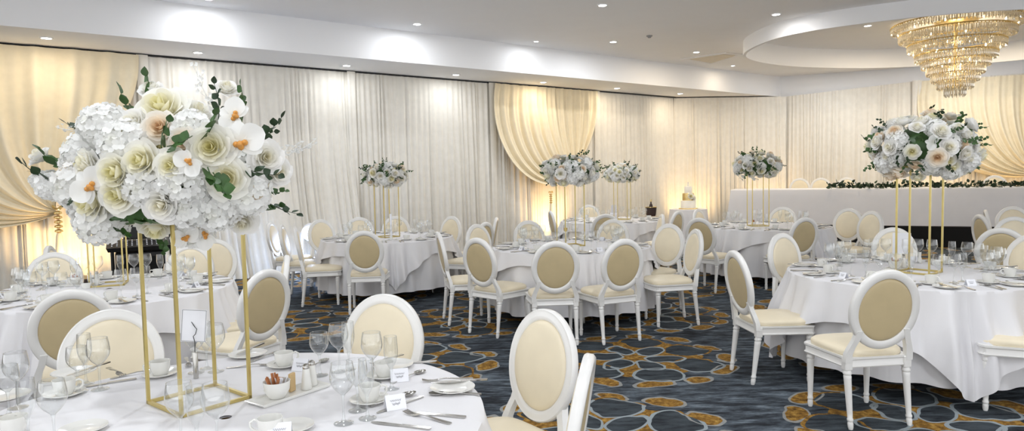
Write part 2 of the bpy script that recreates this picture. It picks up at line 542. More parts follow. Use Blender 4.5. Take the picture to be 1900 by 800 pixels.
def swag(name, label, T0, T1, zt, tie, n, sagx, sagz, seed, m='swag', amp=0.05, tail=0.0):
    """Sheer gathered along its head from T0 to T1 and pulled down to one tie point."""
    rng = random.Random(seed); nu, nv = 280, 28; mb = MB(); vs = []
    ph = [rng.uniform(0, 6.28) for _ in range(4)]; fr = [rng.uniform(30, 42), rng.uniform(60, 80), rng.uniform(12, 18)]
    d = (T1 - T0).normalized()
    for j in range(nv + 1):
        v = j / nv
        for i in range(nu + 1):
            u = i / nu; k = 1 - u
            p0 = T0 + (T1 - T0) * u; p0 = Vector((p0.x, p0.y, zt)) + n * 0.10
            p3 = tie + Vector((0, 0, 0.10 * (u - 0.5)))
            H = p0.z - p3.z
            p1 = p0 + Vector((0, 0, -H * (0.55 + 0.3 * k))) - d * sagx * 0.35 * k ** 1.5
            p2 = p3 - d * (sagx * k ** 1.4) + Vector((0, 0, H * 0.22 * u - sagz * k ** 1.4))
            q = p0 * (1 - v) ** 3 + p1 * 3 * v * (1 - v) ** 2 + p2 * 3 * v * v * (1 - v) + p3 * v ** 3
            off = (math.sin(fr[0] * 2 * u + ph[0]) * 0.5 + math.sin(fr[1] * 2 * u + ph[1]) * 0.3 + math.sin(fr[2] * u + ph[2]) * 0.4) * amp * (0.35 + 0.65 * math.sin(PI * min(v * 1.1, 1)))
            vs.append(q + n * (off + 0.12 * math.sin(PI * v) * (0.3 + 0.7 * k)))
    fs = [(j * (nu + 1) + i, j * (nu + 1) + i + 1, (j + 1) * (nu + 1) + i + 1, (j + 1) * (nu + 1) + i) for j in range(nv) for i in range(nu)]
    mb.add(vs, fs)
    return tag(mb.build(name, M[m], angle=None), label, 'curtain')


def sL(px, py):                                   # distance along the left curtain line of a point of its head
    p = at(px, py, 3.48); return (Vector((p.x, p.y, 0)) - W0).dot(DL)


s265, s645, s905, s1100 = sL(265, 104), sL(645, 137), sL(905, 157), sL(1100, 172)
sEnd = (CH0 - W0).dot(DL)
Zc = 3.49
drape('curtain', 'warm lit ivory drape behind the swag at the far left', WL(-3.2), WL(s265), Zc, Zc, NL, 1, amp=0.10)
drape('curtain', 'long white drape behind the nearest tall flower arrangement', WL(s265), WL(s645), Zc, Zc, NL, 2, amp=0.10, flare=0.55, shear=0.0)
drape('curtain', 'flat white drape behind the table with the leftmost small flower arrangement', WL(s645), WL(s905), Zc, Zc, NL, 3, amp=0.10)
drape('curtain', 'warm lit drape behind the swag in the middle of the left wall', WL(s905), WL(s1100), Zc, Zc, NL, 4, amp=0.10)
drape('curtain', 'narrow ivory drape between the middle swag and the warm corner drape', WL(s1100), CH0 - DL * 0.02, Zc, Zc, NL, 5, amp=0.10)
drape('curtain', 'warm glowing drape across the corner behind the cake', CH0, CH1 + cdir * 0.10, Zc, Zc, cn, 6, amp=0.10)


def hitR(px, py):                                 # point of the right curtain line seen at (px, py)
    d = FWD + RGT * ((px - 950) / F_PX) - UPV * ((py - 400) / F_PX); o = Vector((0, 0, EYE))
    k = (RW0 - o).dot(NR) / d.dot(NR); return o + d * k


r0, r1, r2 = hitR(1457, 180), hitR(1701, 150.5), hitR(1900, 138.5)
flat = lambda p: Vector((p.x, p.y, 0))
drape('curtain', 'grey-white drape behind the left half of the head table', flat(r0) - DR * 0.12, flat(r1), r0.z, r1.z, NR, 7, amp=0.10, zb=0.4)
re = flat(r1) + (flat(r2) - flat(r1)) * 1.6
drape('curtain', 'warm lit drape behind the swag over the right half of the head table', flat(r1), re, r1.z, r2.z + 0.04, NR, 8, amp=0.10, zb=0.4)
for k, (s, lab) in enumerate(((s265, 'slim gathered curtain column at the right edge of the far left swag'), (s645, 'slim gathered curtain column between the two long white drapes'),
                             (s905, 'slim gathered curtain column at the left edge of the middle swag'), (s1100, 'slim gathered curtain column at the right edge of the middle swag'))):
    drape('curtain_column', lab, WL(s - 0.09, 0.07), WL(s + 0.07, 0.07), Zc + 0.01, Zc + 0.01, NL, 20 + k, amp=0.05, m='drape', cat='curtain')
drape('curtain_column', 'slim gathered curtain column left of the head table swag', flat(r1) - DR * 0.1 + NR * 0.07, flat(r1) + DR * 0.1 + NR * 0.07, r1.z + 0.01, r1.z + 0.01, NR, 27, amp=0.10, zb=0.4)


def onL(px, py, off):                             # point in front of the left curtain line seen at (px, py)
    d = FWD + RGT * ((px - 950) / F_PX) - UPV * ((py - 400) / F_PX); o = Vector((0, 0, EYE))
    k = (WL(0, off) - o).dot(NL) / d.dot(NL); return o + d * k


tieA = onL(104, 392, 0.3)
swag('swag_curtain', 'cream swag drape tied low at the far left behind the flowers', WL(-2.9), WL(s265 - 0.06), Zc, tieA, NL, 1.35, 0.55, 31, amp=0.10)
tieB = onL(1072, 318, 0.3)
swag('swag_curtain', 'cream swag drape in the middle of the left wall curving to a low tie', WL(s905 + 0.03), WL(s1100 - 0.03), Zc, tieB, NL, 1.30, 0.72, 32, amp=0.09)
d_ = FWD + RGT * ((1935 - 950) / F_PX) - UPV * ((318 - 400) / F_PX)
kk = (RW0 + NR * 0.3 - Vector((0, 0, EYE))).dot(NR) / d_.dot(NR)
tieC = Vector((0, 0, EYE)) + d_ * kk
swag('swag_curtain', 'cream swag drape sweeping down behind the right half of the head table', flat(r1) + DR * 0.05, re, r1.z - 0.02, tieC, NR, 1.0, 0.35, 33, amp=0.10)


def tassel(loc, label, s=1.0):
    t = empty('curtain_tieback', loc)
    mb = MB()
    mb.tube([(0.05 * math.cos(a), 0.05 * math.sin(a), 0.02 + 0.02 * math.sin(2 * a)) for a in [2 * PI * i / 16 for i in range(16)]], 0.012, 6, closed=True)
    mb.build('rope', M['brass'], t)
    mb = MB()
    for k in range(5):
        mb.lathe([(0.012, -0.02 - k * 0.055), (0.042, -0.035 - k * 0.055), (0.045, -0.055 - k * 0.055), (0.014, -0.07 - k * 0.055)], 12)
    mb.build('bead_knot', M['brass'], t)
    mb = MB()
    mb.lathe([(0.025, -0.29), (0.035, -0.33), (0.05, -0.52), (0.03, -0.53)], 14); mb.build('tassel_skirt', M['swag'], t)
    t.scale = (s, s, s)
    return tag(t, label, 'tieback')


tassel(onL(107, 388, 0.42), 'gold beaded tieback holding the far left swag', 1.15)
tassel(onL(1022, 358, 0.42), 'small gold tieback holding the middle swag', 0.8)

# ------------------------------------------------------------------ lamps of the room
LAMPN = [0]


def downlight(px, py, z, label, color=COOL, power=None, lit=True, group=None, r=0.075):
    p = at(px, py, z - 0.008)
    t = empty('ceiling_downlight', (p.x, p.y, z))
    MB().lathe([(r * 0.78, -0.004), (r * 0.8, -0.012), (r * 1.02, -0.010), (r * 1.08, 0.0)], 24, caps=False).build('trim_ring', M['ceiling'], t)
    MB().lathe([(0.001, -0.009), (r * 0.78, -0.009)], 24, caps=False).build('lens', M['lamp'] if lit else M['grey'], t)
    tag(t, label, 'ceiling light', 'recessed ceiling lights')
    if lit:
        lamp('downlight_or_fill_lamp', 'AREA', (p.x, p.y, z - 0.03), power or DOWN_W, color, 0.14)
    return t


for px, py, lab, c in ((86, 71, 'recessed downlight in the left soffit, nearest the far left edge', WARM), (367, 98, 'recessed downlight in the left soffit above the nearest flower arrangement', COOL),
                       (643, 122, 'recessed downlight in the left soffit above the seam of the white drapes', COOL), (846, 139, 'recessed downlight in the left soffit just left of the middle swag', COOL),
                       (1008, 153, 'recessed downlight in the left soffit above the middle swag', WARM), (1145, 164, 'recessed downlight in the left soffit right of the middle swag', WARM),
                       (1262, 174, 'recessed downlight at the far corner end of the left soffit', WARM)):
    downlight(px, py, Z_SOF, lab, c, 5.0)
for px, py, lab, c in ((774, 45, 'recessed downlight in the main ceiling, leftmost of those fully lit', COOL), (1118, 10, 'recessed downlight nearest the top edge of the main ceiling', COOL),
                       (1138, 78, 'recessed downlight in the middle of the main ceiling beside the smoke detector', COOL), (1440, 27, 'recessed downlight just outside the curved coffer lip', (1.0, 0.98, 0.96)),
                       (1292, 97, 'recessed downlight beside the square air vent', WARM)):
    downlight(px, py, Z_CEIL, lab, c, 7.0 if 'lip' in lab else 9.0 if 'leftmost of' in lab else None)
downlight(995, 77, Z_CEIL, 'small dim downlight in the main ceiling left of the smoke detector', COOL, 4, r=0.05)
downlight(1360, 122, Z_CEIL, 'small dim downlight between the air vent and the far soffit', WARM, 4, r=0.05)
downlight(386, -2, Z_CEIL, 'recessed downlight at the top edge above the left soffit', COOL, 7.0)
for px, py, lab in ((1610, 48, 'recessed downlight inside the oval coffer left of the chandelier'), (1672, 70, 'recessed downlight inside the oval coffer touching the chandelier edge'),
                    (1866, 64, 'recessed downlight inside the oval coffer right of the chandelier')):
    downlight(px, py, Z_IN, lab, WARM)
# lamps of the same ceiling grid over the near half of the hall, behind and above the camera
for x, y in ((-4, 5.5), (-1.2, 5.0), (1.6, 4.6), (4.4, 4.2), (-4.2, 2.0), (-1.4, 1.6), (1.4, 1.2), (4.2, 0.8), (-1.0, -1.6), (2.6, -1.8)):
    lamp('downlight_or_fill_lamp', 'AREA', (x, y, Z_CEIL - 0.03), DOWN_W, COOL, 0.14)

p = at(1205, 66, Z_CEIL)
sd = empty('smoke_detector', (p.x, p.y, Z_CEIL))
MB().lathe([(0.055, 0), (0.055, -0.012), (0.05, -0.02)], 20).build('base', M['grey'], sd)
MB().lathe([(0.035, -0.02), (0.03, -0.04), (0.01, -0.045)], 20).build('sensor_cap', M['grey'], sd)
tag(sd, 'round grey smoke detector on the main ceiling', 'smoke detector')

# air vent: square cassette in the ceiling
q = [at(*c, Z_CEIL) for c in ((1268, 109), (1345, 98), (1374, 101), (1318, 118))]
c0 = (q[0] + q[1] + q[2] + q[3]) / 4
vt = empty('air_vent', c0)
ring_o = [(v - c0) for v in q]
mb = MB(); rings = []
for k, z in ((1.12, 0), (1.12, -0.015), (0.9, -0.02), (0.86, -0.005)):
    rings.append([(v.x * k, v.y * k, z) for v in ring_o])
mb.loft(rings, caps=False); mb.build('frame', M['ceiling'], vt, smooth=False)
mb = MB(); mb.add([(v.x * 0.8, v.y * 0.8, -0.018) for v in ring_o] + [(v.x * 0.8, v.y * 0.8, -0.008) for v in ring_o], [(0, 1, 2, 3), (4, 7, 6, 5), (0, 4, 5, 1), (1, 5, 6, 2), (2, 6, 7, 3), (3, 7, 4, 0)])
mb.build('louvre_panel', M['wall'], vt, smooth=False)
tag(vt, 'square air conditioning vent in the ceiling left of the curved coffer', 'vent')


def uplighter(loc, aim, label, color, power, m, lampm='warm_lamp', spot=110):
    t = empty('floor_uplighter', loc)
    d = Vector(aim) - Vector(loc); a = math.atan2(d.y, d.x)
    MB().box(-0.11, 0.11, -0.09, 0.09, 0, 0.05, bev=0.01).build('base', M['black'], t)
    MB().lathe([(0.07, 0.06), (0.085, 0.09), (0.085, 0.2), (0.07, 0.21)], 20).build('housing', M[m], t)
    MB().lathe([(0.001, 0.213), (0.066, 0.213)], 20, caps=False).build('lens', M[lampm], t)
    mb = MB(); mb.tube([(-0.1, 0, 0.04), (-0.1, 0, 0.15), (-0.085, 0, 0.15)], 0.01, 6); mb.tube([(0.1, 0, 0.04), (0.1, 0, 0.15), (0.085, 0, 0.15)], 0.01, 6)
    mb.build('bracket', M['black'], t)
    lamp('uplight_lamp', 'SPOT', Vector(loc) + Vector((0, 0, 0.26)), power, color, 0.06, aim, spot)
    return tag(t, label, 'uplighter')


AMB = (1.0, 0.66, 0.30)
for (px, off, lab) in ((135, 0.75, 'floor uplighter glowing under the far left swag'), (1050, 0.7, 'floor uplighter glowing under the middle swag')):
    b = onL(px, 430, off); b = Vector((b.x, b.y, 0)); a = b - NL * 0.75
    uplighter(b, (a.x, a.y, 0.9), lab, AMB, UP_W, 'black')
b = CH0.lerp(CH1, 0.12) + cn * 0.8; a = CH0.lerp(CH1, 0.12)
uplighter(b, (a.x, a.y, 0.9), 'floor uplighter at the left of the warm corner drape', AMB, UP_W * 0.8, 'black')
b = CH0.lerp(CH1, 0.8) + cn * 0.8; a = CH0.lerp(CH1, 0.8)
uplighter(b, (a.x, a.y, 0.9), 'floor uplighter between the cake and the head table', AMB, UP_W * 0.8, 'black')
for s_, lab in ((1.0, 'floor uplighter behind the left end of the head table'), (3.4, 'floor uplighter behind the middle of the head table'), (5.2, 'floor uplighter behind the right half of the head table')):
    q_ = flat(r0) + DR * s_ + NR * 0.8; a = flat(r0) + DR * s_
    uplighter(Vector((q_.x, q_.y, 0)), (a.x, a.y, 1.5), lab, AMB, UP_W * (0.7 if s_ > 2 else 0.2), 'black')
for s_ in (1.2, 4.0):  # added fill lamps without fixtures, brightening the right wall drapes
    q_ = flat(r0) + DR * s_ + NR * 1.6; lamp('downlight_or_fill_lamp', 'AREA', (q_.x, q_.y, Z_CEIL - 0.04), DOWN_W * 1.0, COOL, 0.14)


# ------------------------------------------------------------------ stage and head table
HS = Vector((4.80, 15.02, 0)); DH = Vector((0.905, -0.425, 0)).normalized(); NH = Vector((DH.y, -DH.x, 0))
STZ = 0.40
def HT(s, off=0.0, z=0.0):
    q_ = HS + DH * s + NH * off; return Vector((q_.x, q_.y, z))


mb = MB(); pts = [HT(-0.3, 0.05), HT(9, 0.05), HT(9, -3.0), HT(-0.3, -3.0)]
prism(mb, [(p.x, p.y) for p in pts], 0, STZ)
st = mb.build('stage', M['blackcloth'], smooth=False)
tag(st, 'low black draped stage under the long head table', 'stage')

HLEN, HW = 8.6, 0.78
ht = empty('head_table', HT(0, 0, STZ))
def hl(s, off, z):                                # local coordinates of the head table
    return HT(s, off, 0) - HT(0, 0, 0) + Vector((0, 0, z))
mb = MB(); prism(mb, [(v.x, v.y) for v in (hl(0.03, -0.03, 0), hl(HLEN, -0.03, 0), hl(HLEN, -HW, 0), hl(0.03, -HW, 0))], 0.71, 0.745); mb.build('tabletop', M['wall'], ht, smooth=False)
for s in (0.2, 1.7, 3.2, 4.7, 6.2, 7.7):
    for off in (-0.1, -HW + 0.08):
        MB().tube([hl(s, off, 0), hl(s, off, 0.71)], 0.016, 8).build('leg', M['steel'], ht)
tag(ht, 'long head table on the stage under the white cloth', 'table')
rng = random.Random(4)
mb = MB(); ns = 260; prof = []
fr_ph = [rng.uniform(0, 6.28) for _ in range(6)]
def rip(s):
    return 0.5 * math.sin(s * 2.3 + fr_ph[0]) + 0.3 * math.sin(s * 5.1 + fr_ph[1]) + 0.2 * math.sin(s * 9.7 + fr_ph[2])
hv = [(-HW - 0.01, -0.35), (-HW - 0.01, 0.0), (-HW, 0.008), (-HW / 2, 0.008), (0.0, 0.008), (0.012, 0.0), (0.018, -0.02), (0.022, -0.15), (0.026, -0.3), (0.03, -0.45), (0.034, -0.6), (0.036, -0.735)]
vs = []
for off, dz in hv:
    for i in range(ns + 1):
        s = -0.02 + (HLEN + 0.02) * i / ns
        k = max(0.0, -dz) if off > 0 else 0
        vs.append(tuple(hl(s - 0.12 * k * (1 - i / ns) ** 8, off + rip(s) * 0.035 * k, 0.747 + dz)))
fs = [(j * (ns + 1) + i, j * (ns + 1) + i + 1, (j + 1) * (ns + 1) + i + 1, (j + 1) * (ns + 1) + i) for j in range(len(hv) - 1) for i in range(ns)]
mb.add(vs, fs)
# hanging end at the left
def endf(u, v):
    off = -HW * u + 0.03 * v; s = -0.02 - 0.02 * v - 0.05 * v * math.sin(u * 9) ** 2
    if u < 0.02: s -= 0.10 * v * v
    return tuple(hl(s - 0.02 * v, off, 0.755 - 0.74 * v))
mb.grid(endf, 40, 10)
hc = mb.build('tablecloth', M['cloth'], angle=50)
hc.location = HT(0, 0, STZ)
tag(hc, 'white floor length cloth along the front of the long head table', 'tablecloth')

# garland on the head table
ga = empty('garland', HT(0, -0.06, STZ + 0.757))
rng = random.Random(9)


def leaf_pts(L, W, bend=0.2):
    vs = [(0, 0, 0)]; fs = []
    n = 5
    for i in range(1, n):
        t = i / n; w_ = W * math.sin(PI * t ** 0.8); z = bend * L * t * t
        vs += [(-w_, L * t, z + w_ * 0.25), (0, L * t, z), (w_, L * t, z + w_ * 0.25)]
    vs.append((0, L, bend * L))
    fs += [(0, 2, 1), (0, 3, 2)]
    for i in range(n - 2):
        b_ = 1 + 3 * i
        fs += [(b_, b_ + 1, b_ + 4, b_ + 3), (b_ + 1, b_ + 2, b_ + 5, b_ + 4)]
    b_ = 1 + 3 * (n - 2); e_ = len(vs) - 1
    fs += [(b_, b_ + 1, e_), (b_ + 1, b_ + 2, e_)]
    return vs, fs


def aim_m(loc, d, roll=0.0):
    d = Vector(d).normalized(); q_ = d.to_track_quat('Y', 'Z')
    return Matrix.Translation(loc) @ q_.to_matrix().to_4x4() @ Matrix.Rotation(roll, 4, 'Y')


sA = (flat(at(1540, 338, 1.16)) - HS).dot(DH)
mb = MB(); path = [hl(sA + (HLEN - sA) * i / 60, -0.05 + 0.04 * math.sin(i), 0.02 + 0.01 * math.sin(i * 2.1)) for i in range(61)]
mb.tube(path, 0.008, 6); mb.build('vine_stem', M['stem'], ga)
mb = MB(); lv = leaf_pts(0.075, 0.026)
for k in range(1100):
    s = rng.uniform(sA, HLEN); dens = 0.5 + 0.5 * math.sin(s * 4.0)
    off = rng.gauss(-0.05, 0.07)
    T = aim_m(hl(s, off, abs(rng.gauss(0.02, 0.035)) + 0.02 * dens), (rng.uniform(-1, 1), rng.uniform(-1, 1), rng.uniform(-0.1, 0.9)), rng.uniform(0, 6.28))
    mb.add(*lv, T=T @ Matrix.Scale(rng.uniform(0.7, 1.25), 4))
lf = mb.build('foliage', M['darkleaf'], ga); lf['kind'] = 'stuff'
for px, ln in ((1718, 0.12), (1770, 0.2), (1835, 0.26), (1630, 0.08), (1832, 0.16)):
    s = (flat(at(px, 345, 1.15)) - HS).dot(DH); mb = MB(); pp = [hl(s + 0.03 * i * math.sin(i + px), 0.045 + 0.01 * i / 6, 0.03 - ln * i / 6) for i in range(7)]
    pp[0] = hl(s, -0.02, 0.03)
    mb.tube(pp, 0.003, 5)
    for q_ in pp[1:]:
        for sg in (-1, 1):
            mb.add(*leaf_pts(0.06, 0.022), T=aim_m(q_, DH * sg * 0.9 + Vector((0, 0, -0.5)) + NH * 0.2, rng.uniform(-1, 1)))
    mb.build('trailing_sprig', M['darkleaf'], ga)
tag(ga, 'dark green leafy garland along the front edge of the head table', 'garland')


# ------------------------------------------------------------------ chairs
def make_chair():
    t = empty('banquet_chair')
    tl = 0.17
    def B(x, z, d=0.0):                           # a point of the leaning back, d towards the front
        return (x, -0.215 - (z - 0.45) * tl + d, z + d * tl)
    zc, A, Bz = 0.725, 0.222, 0.245
    nseg = 56; prof = [(-0.026, -0.012), (-0.026, 0.010), (-0.018, 0.019), (-0.004, 0.021), (0.010, 0.017), (0.020, 0.019), (0.026, 0.012), (0.026, -0.010), (0.018, -0.019), (-0.018, -0.019)]
    rings = []
    for dr, dd in prof:
        rings.append([B((A - 0.026 + dr) * math.cos(2 * PI * i / nseg), zc + (Bz - 0.026 + dr) * math.sin(2 * PI * i / nseg), dd) for i in range(nseg)])
    rings.append(rings[0])
    MB().loft(rings, caps=False).build('back_frame', M['lacquer'], t, angle=60)
    def pad(d0, d1, k, edge):
        rr = []
        for f_, h_ in ((1.0, 0.0), (1.0, 0.35), (0.96, 0.7), (0.88, 0.86), (0.7, 0.95), (0.45, 0.99), (0.2, 1.0), (0.02, 1.0)):
            rr.append([B(A * k * f_ * math.cos(2 * PI * i / 40), zc + Bz * k * f_ * math.sin(2 * PI * i / 40), d0 + (d1 - d0) * h_) for i in range(40)])
        return MB().loft(rr)
    pad(0.0, 0.030, 0.80, 0).build('backrest_cushion', M['cream'], t, angle=70)
    pad(0.0, -0.017, 0.785, 0).build('back_panel', M['beige'], t, angle=70)
    # supports from the seat corners up to the oval
    for sg in (-1, 1):
        pts = [(sg * 0.198, -0.205, 0.40), (sg * 0.196, -0.210, 0.455), (sg * 0.182, -0.222, 0.50), (sg * 0.163, -0.235, 0.545), (sg * 0.150, -0.247, 0.60)]
        rr = []
        for x, y, z in pts:
            wv = 0.021 if z < 0.46 else 0.018
            rr.append([(x - wv, y - 0.017, z), (x + wv, y - 0.017, z), (x + wv, y + 0.017, z), (x - wv, y + 0.017, z)])
        MB().loft(rr).build('back_support', M['lacquer'], t, angle=30)
    # seat frame: four moulded rails
    mb = MB()
    xb, xf, yb, yf = 0.200, 0.232, -0.205, 0.225
    outl = [(-xb, yb), (xb, yb)] + [(xf * math.cos(a) if False else xf, yf - 0.03)] + [(xf - 0.03, yf)] + [(xf * 0.4, yf + 0.022), (0, yf + 0.028), (-xf * 0.4, yf + 0.022)] + [(-xf + 0.03, yf), (-xf, yf - 0.03)]
    def sc(k, z): return [(x * (1 + k / 0.22), y * (1 + k / 0.22), z) for x, y in outl]
    mb.loft([sc(-0.03, 0.365), sc(0.004, 0.365), sc(0.008, 0.372), sc(0.0, 0.385), sc(0.0, 0.41), sc(0.008, 0.418), sc(0.008, 0.43), sc(-0.03, 0.43)], caps=False)
    mb.loft([sc(-0.03, 0.43), sc(-0.03, 0.365)], caps=False)
    mb.build('seat_frame', M['lacquer'], t, angle=40)
    mb = MB(); rr = []
    out2 = []
    for i in range(48):
        a = 2 * PI * i / 48; c, s = math.cos(a), math.sin(a)
        ex = 0.5
        x = math.copysign(abs(c) ** ex, c); y = math.copysign(abs(s) ** ex, s)
        hw = 0.208 + 0.024 * (y + 1) / 2
        out2.append((x * hw * 0.985, 0.012 + y * 0.222 + 0.02 * (1 - x * x) * (y > 0)))
    for k, z in ((0.97, 0.428), (1.0, 0.436), (1.0, 0.450), (0.985, 0.460), (0.93, 0.470), (0.8, 0.478), (0.55, 0.484), (0.25, 0.487), (0.02, 0.488)):
        rr.append([(x * k, 0.01 + (y - 0.01) * k, z) for x, y in out2])
    mb.loft(rr); mb.build('seat_cushion', M['cream'], t, angle=60)
    lp = [(0.0125, 0.0), (0.016, 0.012), (0.0175, 0.035), (0.0145, 0.046), (0.0185, 0.052), (0.0185, 0.062), (0.0150, 0.068), (0.0165, 0.10), (0.0225, 0.30), (0.0235, 0.315), (0.0205, 0.322), (0.0255, 0.330), (0.0255, 0.338), (0.0215, 0.345), (0.0215, 0.352)]
    for k, (x, y) in enumerate(((-0.192, -0.195), (0.192, -0.195), (-0.200, 0.190), (0.200, 0.190))):
        mb = MB(); mb.lathe(lp, 16)
        mb.box(-0.0235, 0.0235, -0.0235, 0.0235, 0.352, 0.425, bev=0.004)
        # rear legs rake backwards a little
        T = Matrix.Translation((x, y, 0)) @ Matrix.Shear('XY', 4, (0, 0))
        if y < 0:
            for i, p in enumerate(mb.v):
                mb.v[i] = (p[0], p[1] - (0.36 - min(p[2], 0.36)) * 0.12, p[2])
        mb.v = [(p[0] + x, p[1] + y, p[2]) for p in mb.v]
        mb.build('leg', M['lacquer'], t, angle=35)
    return t


CH = Proto(make_chair)
RT = 0.875
TB = {'N': (-1.0, 2.33), 'B': (-3.12, 5.28), 'A': (-1.71, 9.41), 'D': (0.66, 7.78), 'E': (1.74, 11.96), 'C': (3.70, 10.01), 'R': (3.09, 5.33), 'U': (7.0, 8.3)}
def chair(tb, px, py, label, head=None, pos=None, z=0.0, ztop=0.972):
    if pos is not None:
        return CH.put((pos[0], pos[1], 0), math.radians(head) - PI / 2, label, 'chair')
    p = at(px, py, z + ztop)
    # heading: towards the table it belongs to unless given
    if head is None:
        c = TB[tb]; head = math.degrees(math.atan2(c[1] - p.y, c[0] - p.x))
    h = math.radians(head); f_ = Vector((math.cos(h), math.sin(h), 0))
    loc = Vector((p.x, p.y, z)) + f_ * 0.302
    c = Vector((TB[tb][0], TB[tb][1], z)); away = Vector((p.x, p.y, 0)).normalized()
    sg = 1 if (loc - c).dot(away) > -0.3 else -1
    for _ in range(80):                           # keep the seat clear of the table's edge
        if (loc - c).length >= RT + 0.07: break
        loc = loc + away * 0.02 * sg
    return CH.put(loc, h - PI / 2, label, 'chair')


CHAIRS = [
    ('D', 884, 441, 'white oval-back chair at the middle table, back to us, leftmost of the three nearest', 48, None),
    ('D', 1031, 447, 'white oval-back chair at the middle table, back to us, centre of the three nearest', 94, None),
    ('D', 1159, 443, 'white oval-back chair at the middle table, back to us, rightmost of the three nearest', 112, None),
    ('D', 1293, 424.5, 'oval-back chair seen edge-on at the right side of the middle table', 187, None),
    ('D', 1243, 416.5, 'oval-back chair facing left at the right of the middle table, behind the edge-on one', 222, None),
    ('D', 985, 418, 'oval-back chair on the far side of the middle table behind its glasses', -72, (0.3, 8.75)),
    ('D', 1133, 420, 'oval-back chair facing us behind the middle table, right of its flower stand', -118, (1.18, 8.68)),
    ('D', 886, 423, 'oval-back chair facing us at the middle table, just behind the leftmost near chair', -40, (-0.22, 8.36)),
    ('D', 814, 434, 'oval-back chair turned sideways at the left of the middle table', 14, (-0.5, 7.42)),
    ('A', 662, 431.5, 'white oval-back chair, back to us, in front of the table under the white drapes', 95, (-1.72, 8.12)),
    ('A', 546, 432, 'oval-back chair facing right, nearest of the row left of the white-drape table', 15, (-2.42, 8.65)),
    ('A', 521, 426, 'oval-back chair partly hidden behind the nearest chair in the row left of the white-drape table', 8, (-2.78, 9.2)),
    ('A', 501, 423, 'edge-on oval-back chair at the far left end of the row by the white drapes', 0, (-3.14, 9.78)),
    ('A', 592, 417.5, 'oval-back chair facing us at the back left of the table under the white drapes', -45, (-2.64, 9.99)),
    ('A', 727, 404, 'oval-back chair facing us behind the candle on the table under the white drapes', -84, (-1.77, 10.38)),
    ('A', 668, 405.5, 'oval-back chair behind the blue lit glasses of the table under the white drapes', -72, (-2.26, 10.28)),
    ('A', 839, 401, 'oval-back chair facing us at the back right of the table under the white drapes', None, None),
    ('A', 921, 404, 'edge-on white chair between the table under the white drapes and the middle table', 176, (-0.52, 9.85)),
    ('A', 901, 408, 'oval-back chair with shaded beige back beside the edge-on chair left of the middle table', 150, (-0.6, 9.05)),
    ('E', 1124, 397, 'oval-back chair, back to us, in front of the small far table', 88, None),
    ('E', 1021, 391, 'edge-on oval-back chair at the left of the far table in front of the middle swag', 8, None),
    ('E', 1100, 386.5, 'oval-back chair facing us behind the far table, left of the folded napkin', -75, (1.55, 12.94)),
    ('E', 1259, 391, 'oval-back chair with beige back showing at the right of the small far table', 140, None),
    ('E', 1229, 397, 'edge-on white chair at the right edge of the small far table', 178, None),
    ('C', 1297, 404, 'oval-back chair, back to us, at the left of the table before the head table', 45, None),
    ('C', 1495, 403, 'oval-back chair, back to us, in front of the table before the head table', 108, None),
    ('C', 1576, 386.5, 'oval-back chair facing left at the right of the table before the head table', 222, None),
    ('C', 1619, 391.5, 'edge-on oval-back chair in front of the black stage, right of the one facing left', 198, None),
    ('C', 1453, 385.5, 'oval-back chair facing us on the far side of the table before the head table', None, None),
    ('C', 1294, 389, 'oval-back chair facing us at the far left of the table before the head table', -40, None),
    ('R', 1650, 500, 'large white oval-back chair, back to us, in front of the right table', 97, None),
    ('R', 1361, 464.5, 'oval-back chair facing right at the left side of the right table, seen nearly side-on', 5, None),
    ('R', 1456, 444, 'oval-back chair with cream front showing at the back left edge of the right table', -60, (2.7, 6.25)),
    ('R', 1656, 421.5, 'oval-back chair facing us on the far side of the right table behind its flower stand', -95, None),
    ('U', 1817, 397, 'edge-on white chair in front of the stage at right, front one of the close pair', -8, None),
    ('U', 1830, 390, 'oval-back chair right behind the edge-on chair in front of the stage at right', -30, (6.71, 9.22)),
    ('U', 1858, 422.5, 'oval-back chair with large pale ring facing away, right of the glasses on the right table', 50, None),
    ('U', 1884, 408.5, 'oval-back chair facing us near the right edge, lower of the two cream fronts', -112, (5.73, 7.72)),
    ('U', 1890, 390.5, 'oval-back chair facing us near the right edge, upper and farther of the two cream fronts', -112, (7.15, 9.7)),
    ('B', 130, 537, 'oval-back chair, dark beige back turned to us, at the near side of the left table', 116, None),
    ('B', 100, 481.5, 'oval-back chair facing us on the far side of the left table', -66, None),
    ('B', 89, 455.5, 'edge-on white chair showing behind the far left chair of the left table', 20, None),
    ('B', 342, 467.5, 'oval-back chair facing us behind the glasses of the left table, below the black music gear', -84, (-3.05, 6.27)),
    ('B', 379, 476, 'white chair mostly hidden behind the cream-fronted chair at the left table', -70, (-3.0, 6.85)),
    ('B', 496, 499.5, 'oval-back chair, beige back to us, at the right side of the left table', 152, None),
    ('B', 533, 473, 'oval-back chair at the right of the left table, farther than the beige-backed one', 200, None),
    ('N', 203, 573, 'oval-back chair facing us behind the nearest table at left', -58, None),
    ('N', 715, 552, 'oval-back chair facing us behind the nearest table at its right', -105, None),
    ('N', 1017, 573, 'oval-back chair facing left beside the nearest table, in the open carpet', -143, None),
    ('N', 1090, 655, 'oval-back chair seen edge-on at the right, nearest to the camera', 168, (-0.05, 2.31)),
]
for a in CHAIRS:
    chair(*a)
h = math.radians(150)
CH.put((3.28, 4.42, 0), h - PI / 2, 'oval-back chair cut by the right edge of the picture, seat and one leg showing', 'chair')
CH.put((4.24, 5.80, 0), math.radians(205) - PI / 2, 'oval-back chair behind the right table cut by the right edge of the picture', 'chair')
hd = math.degrees(math.atan2(NH.y, NH.x))
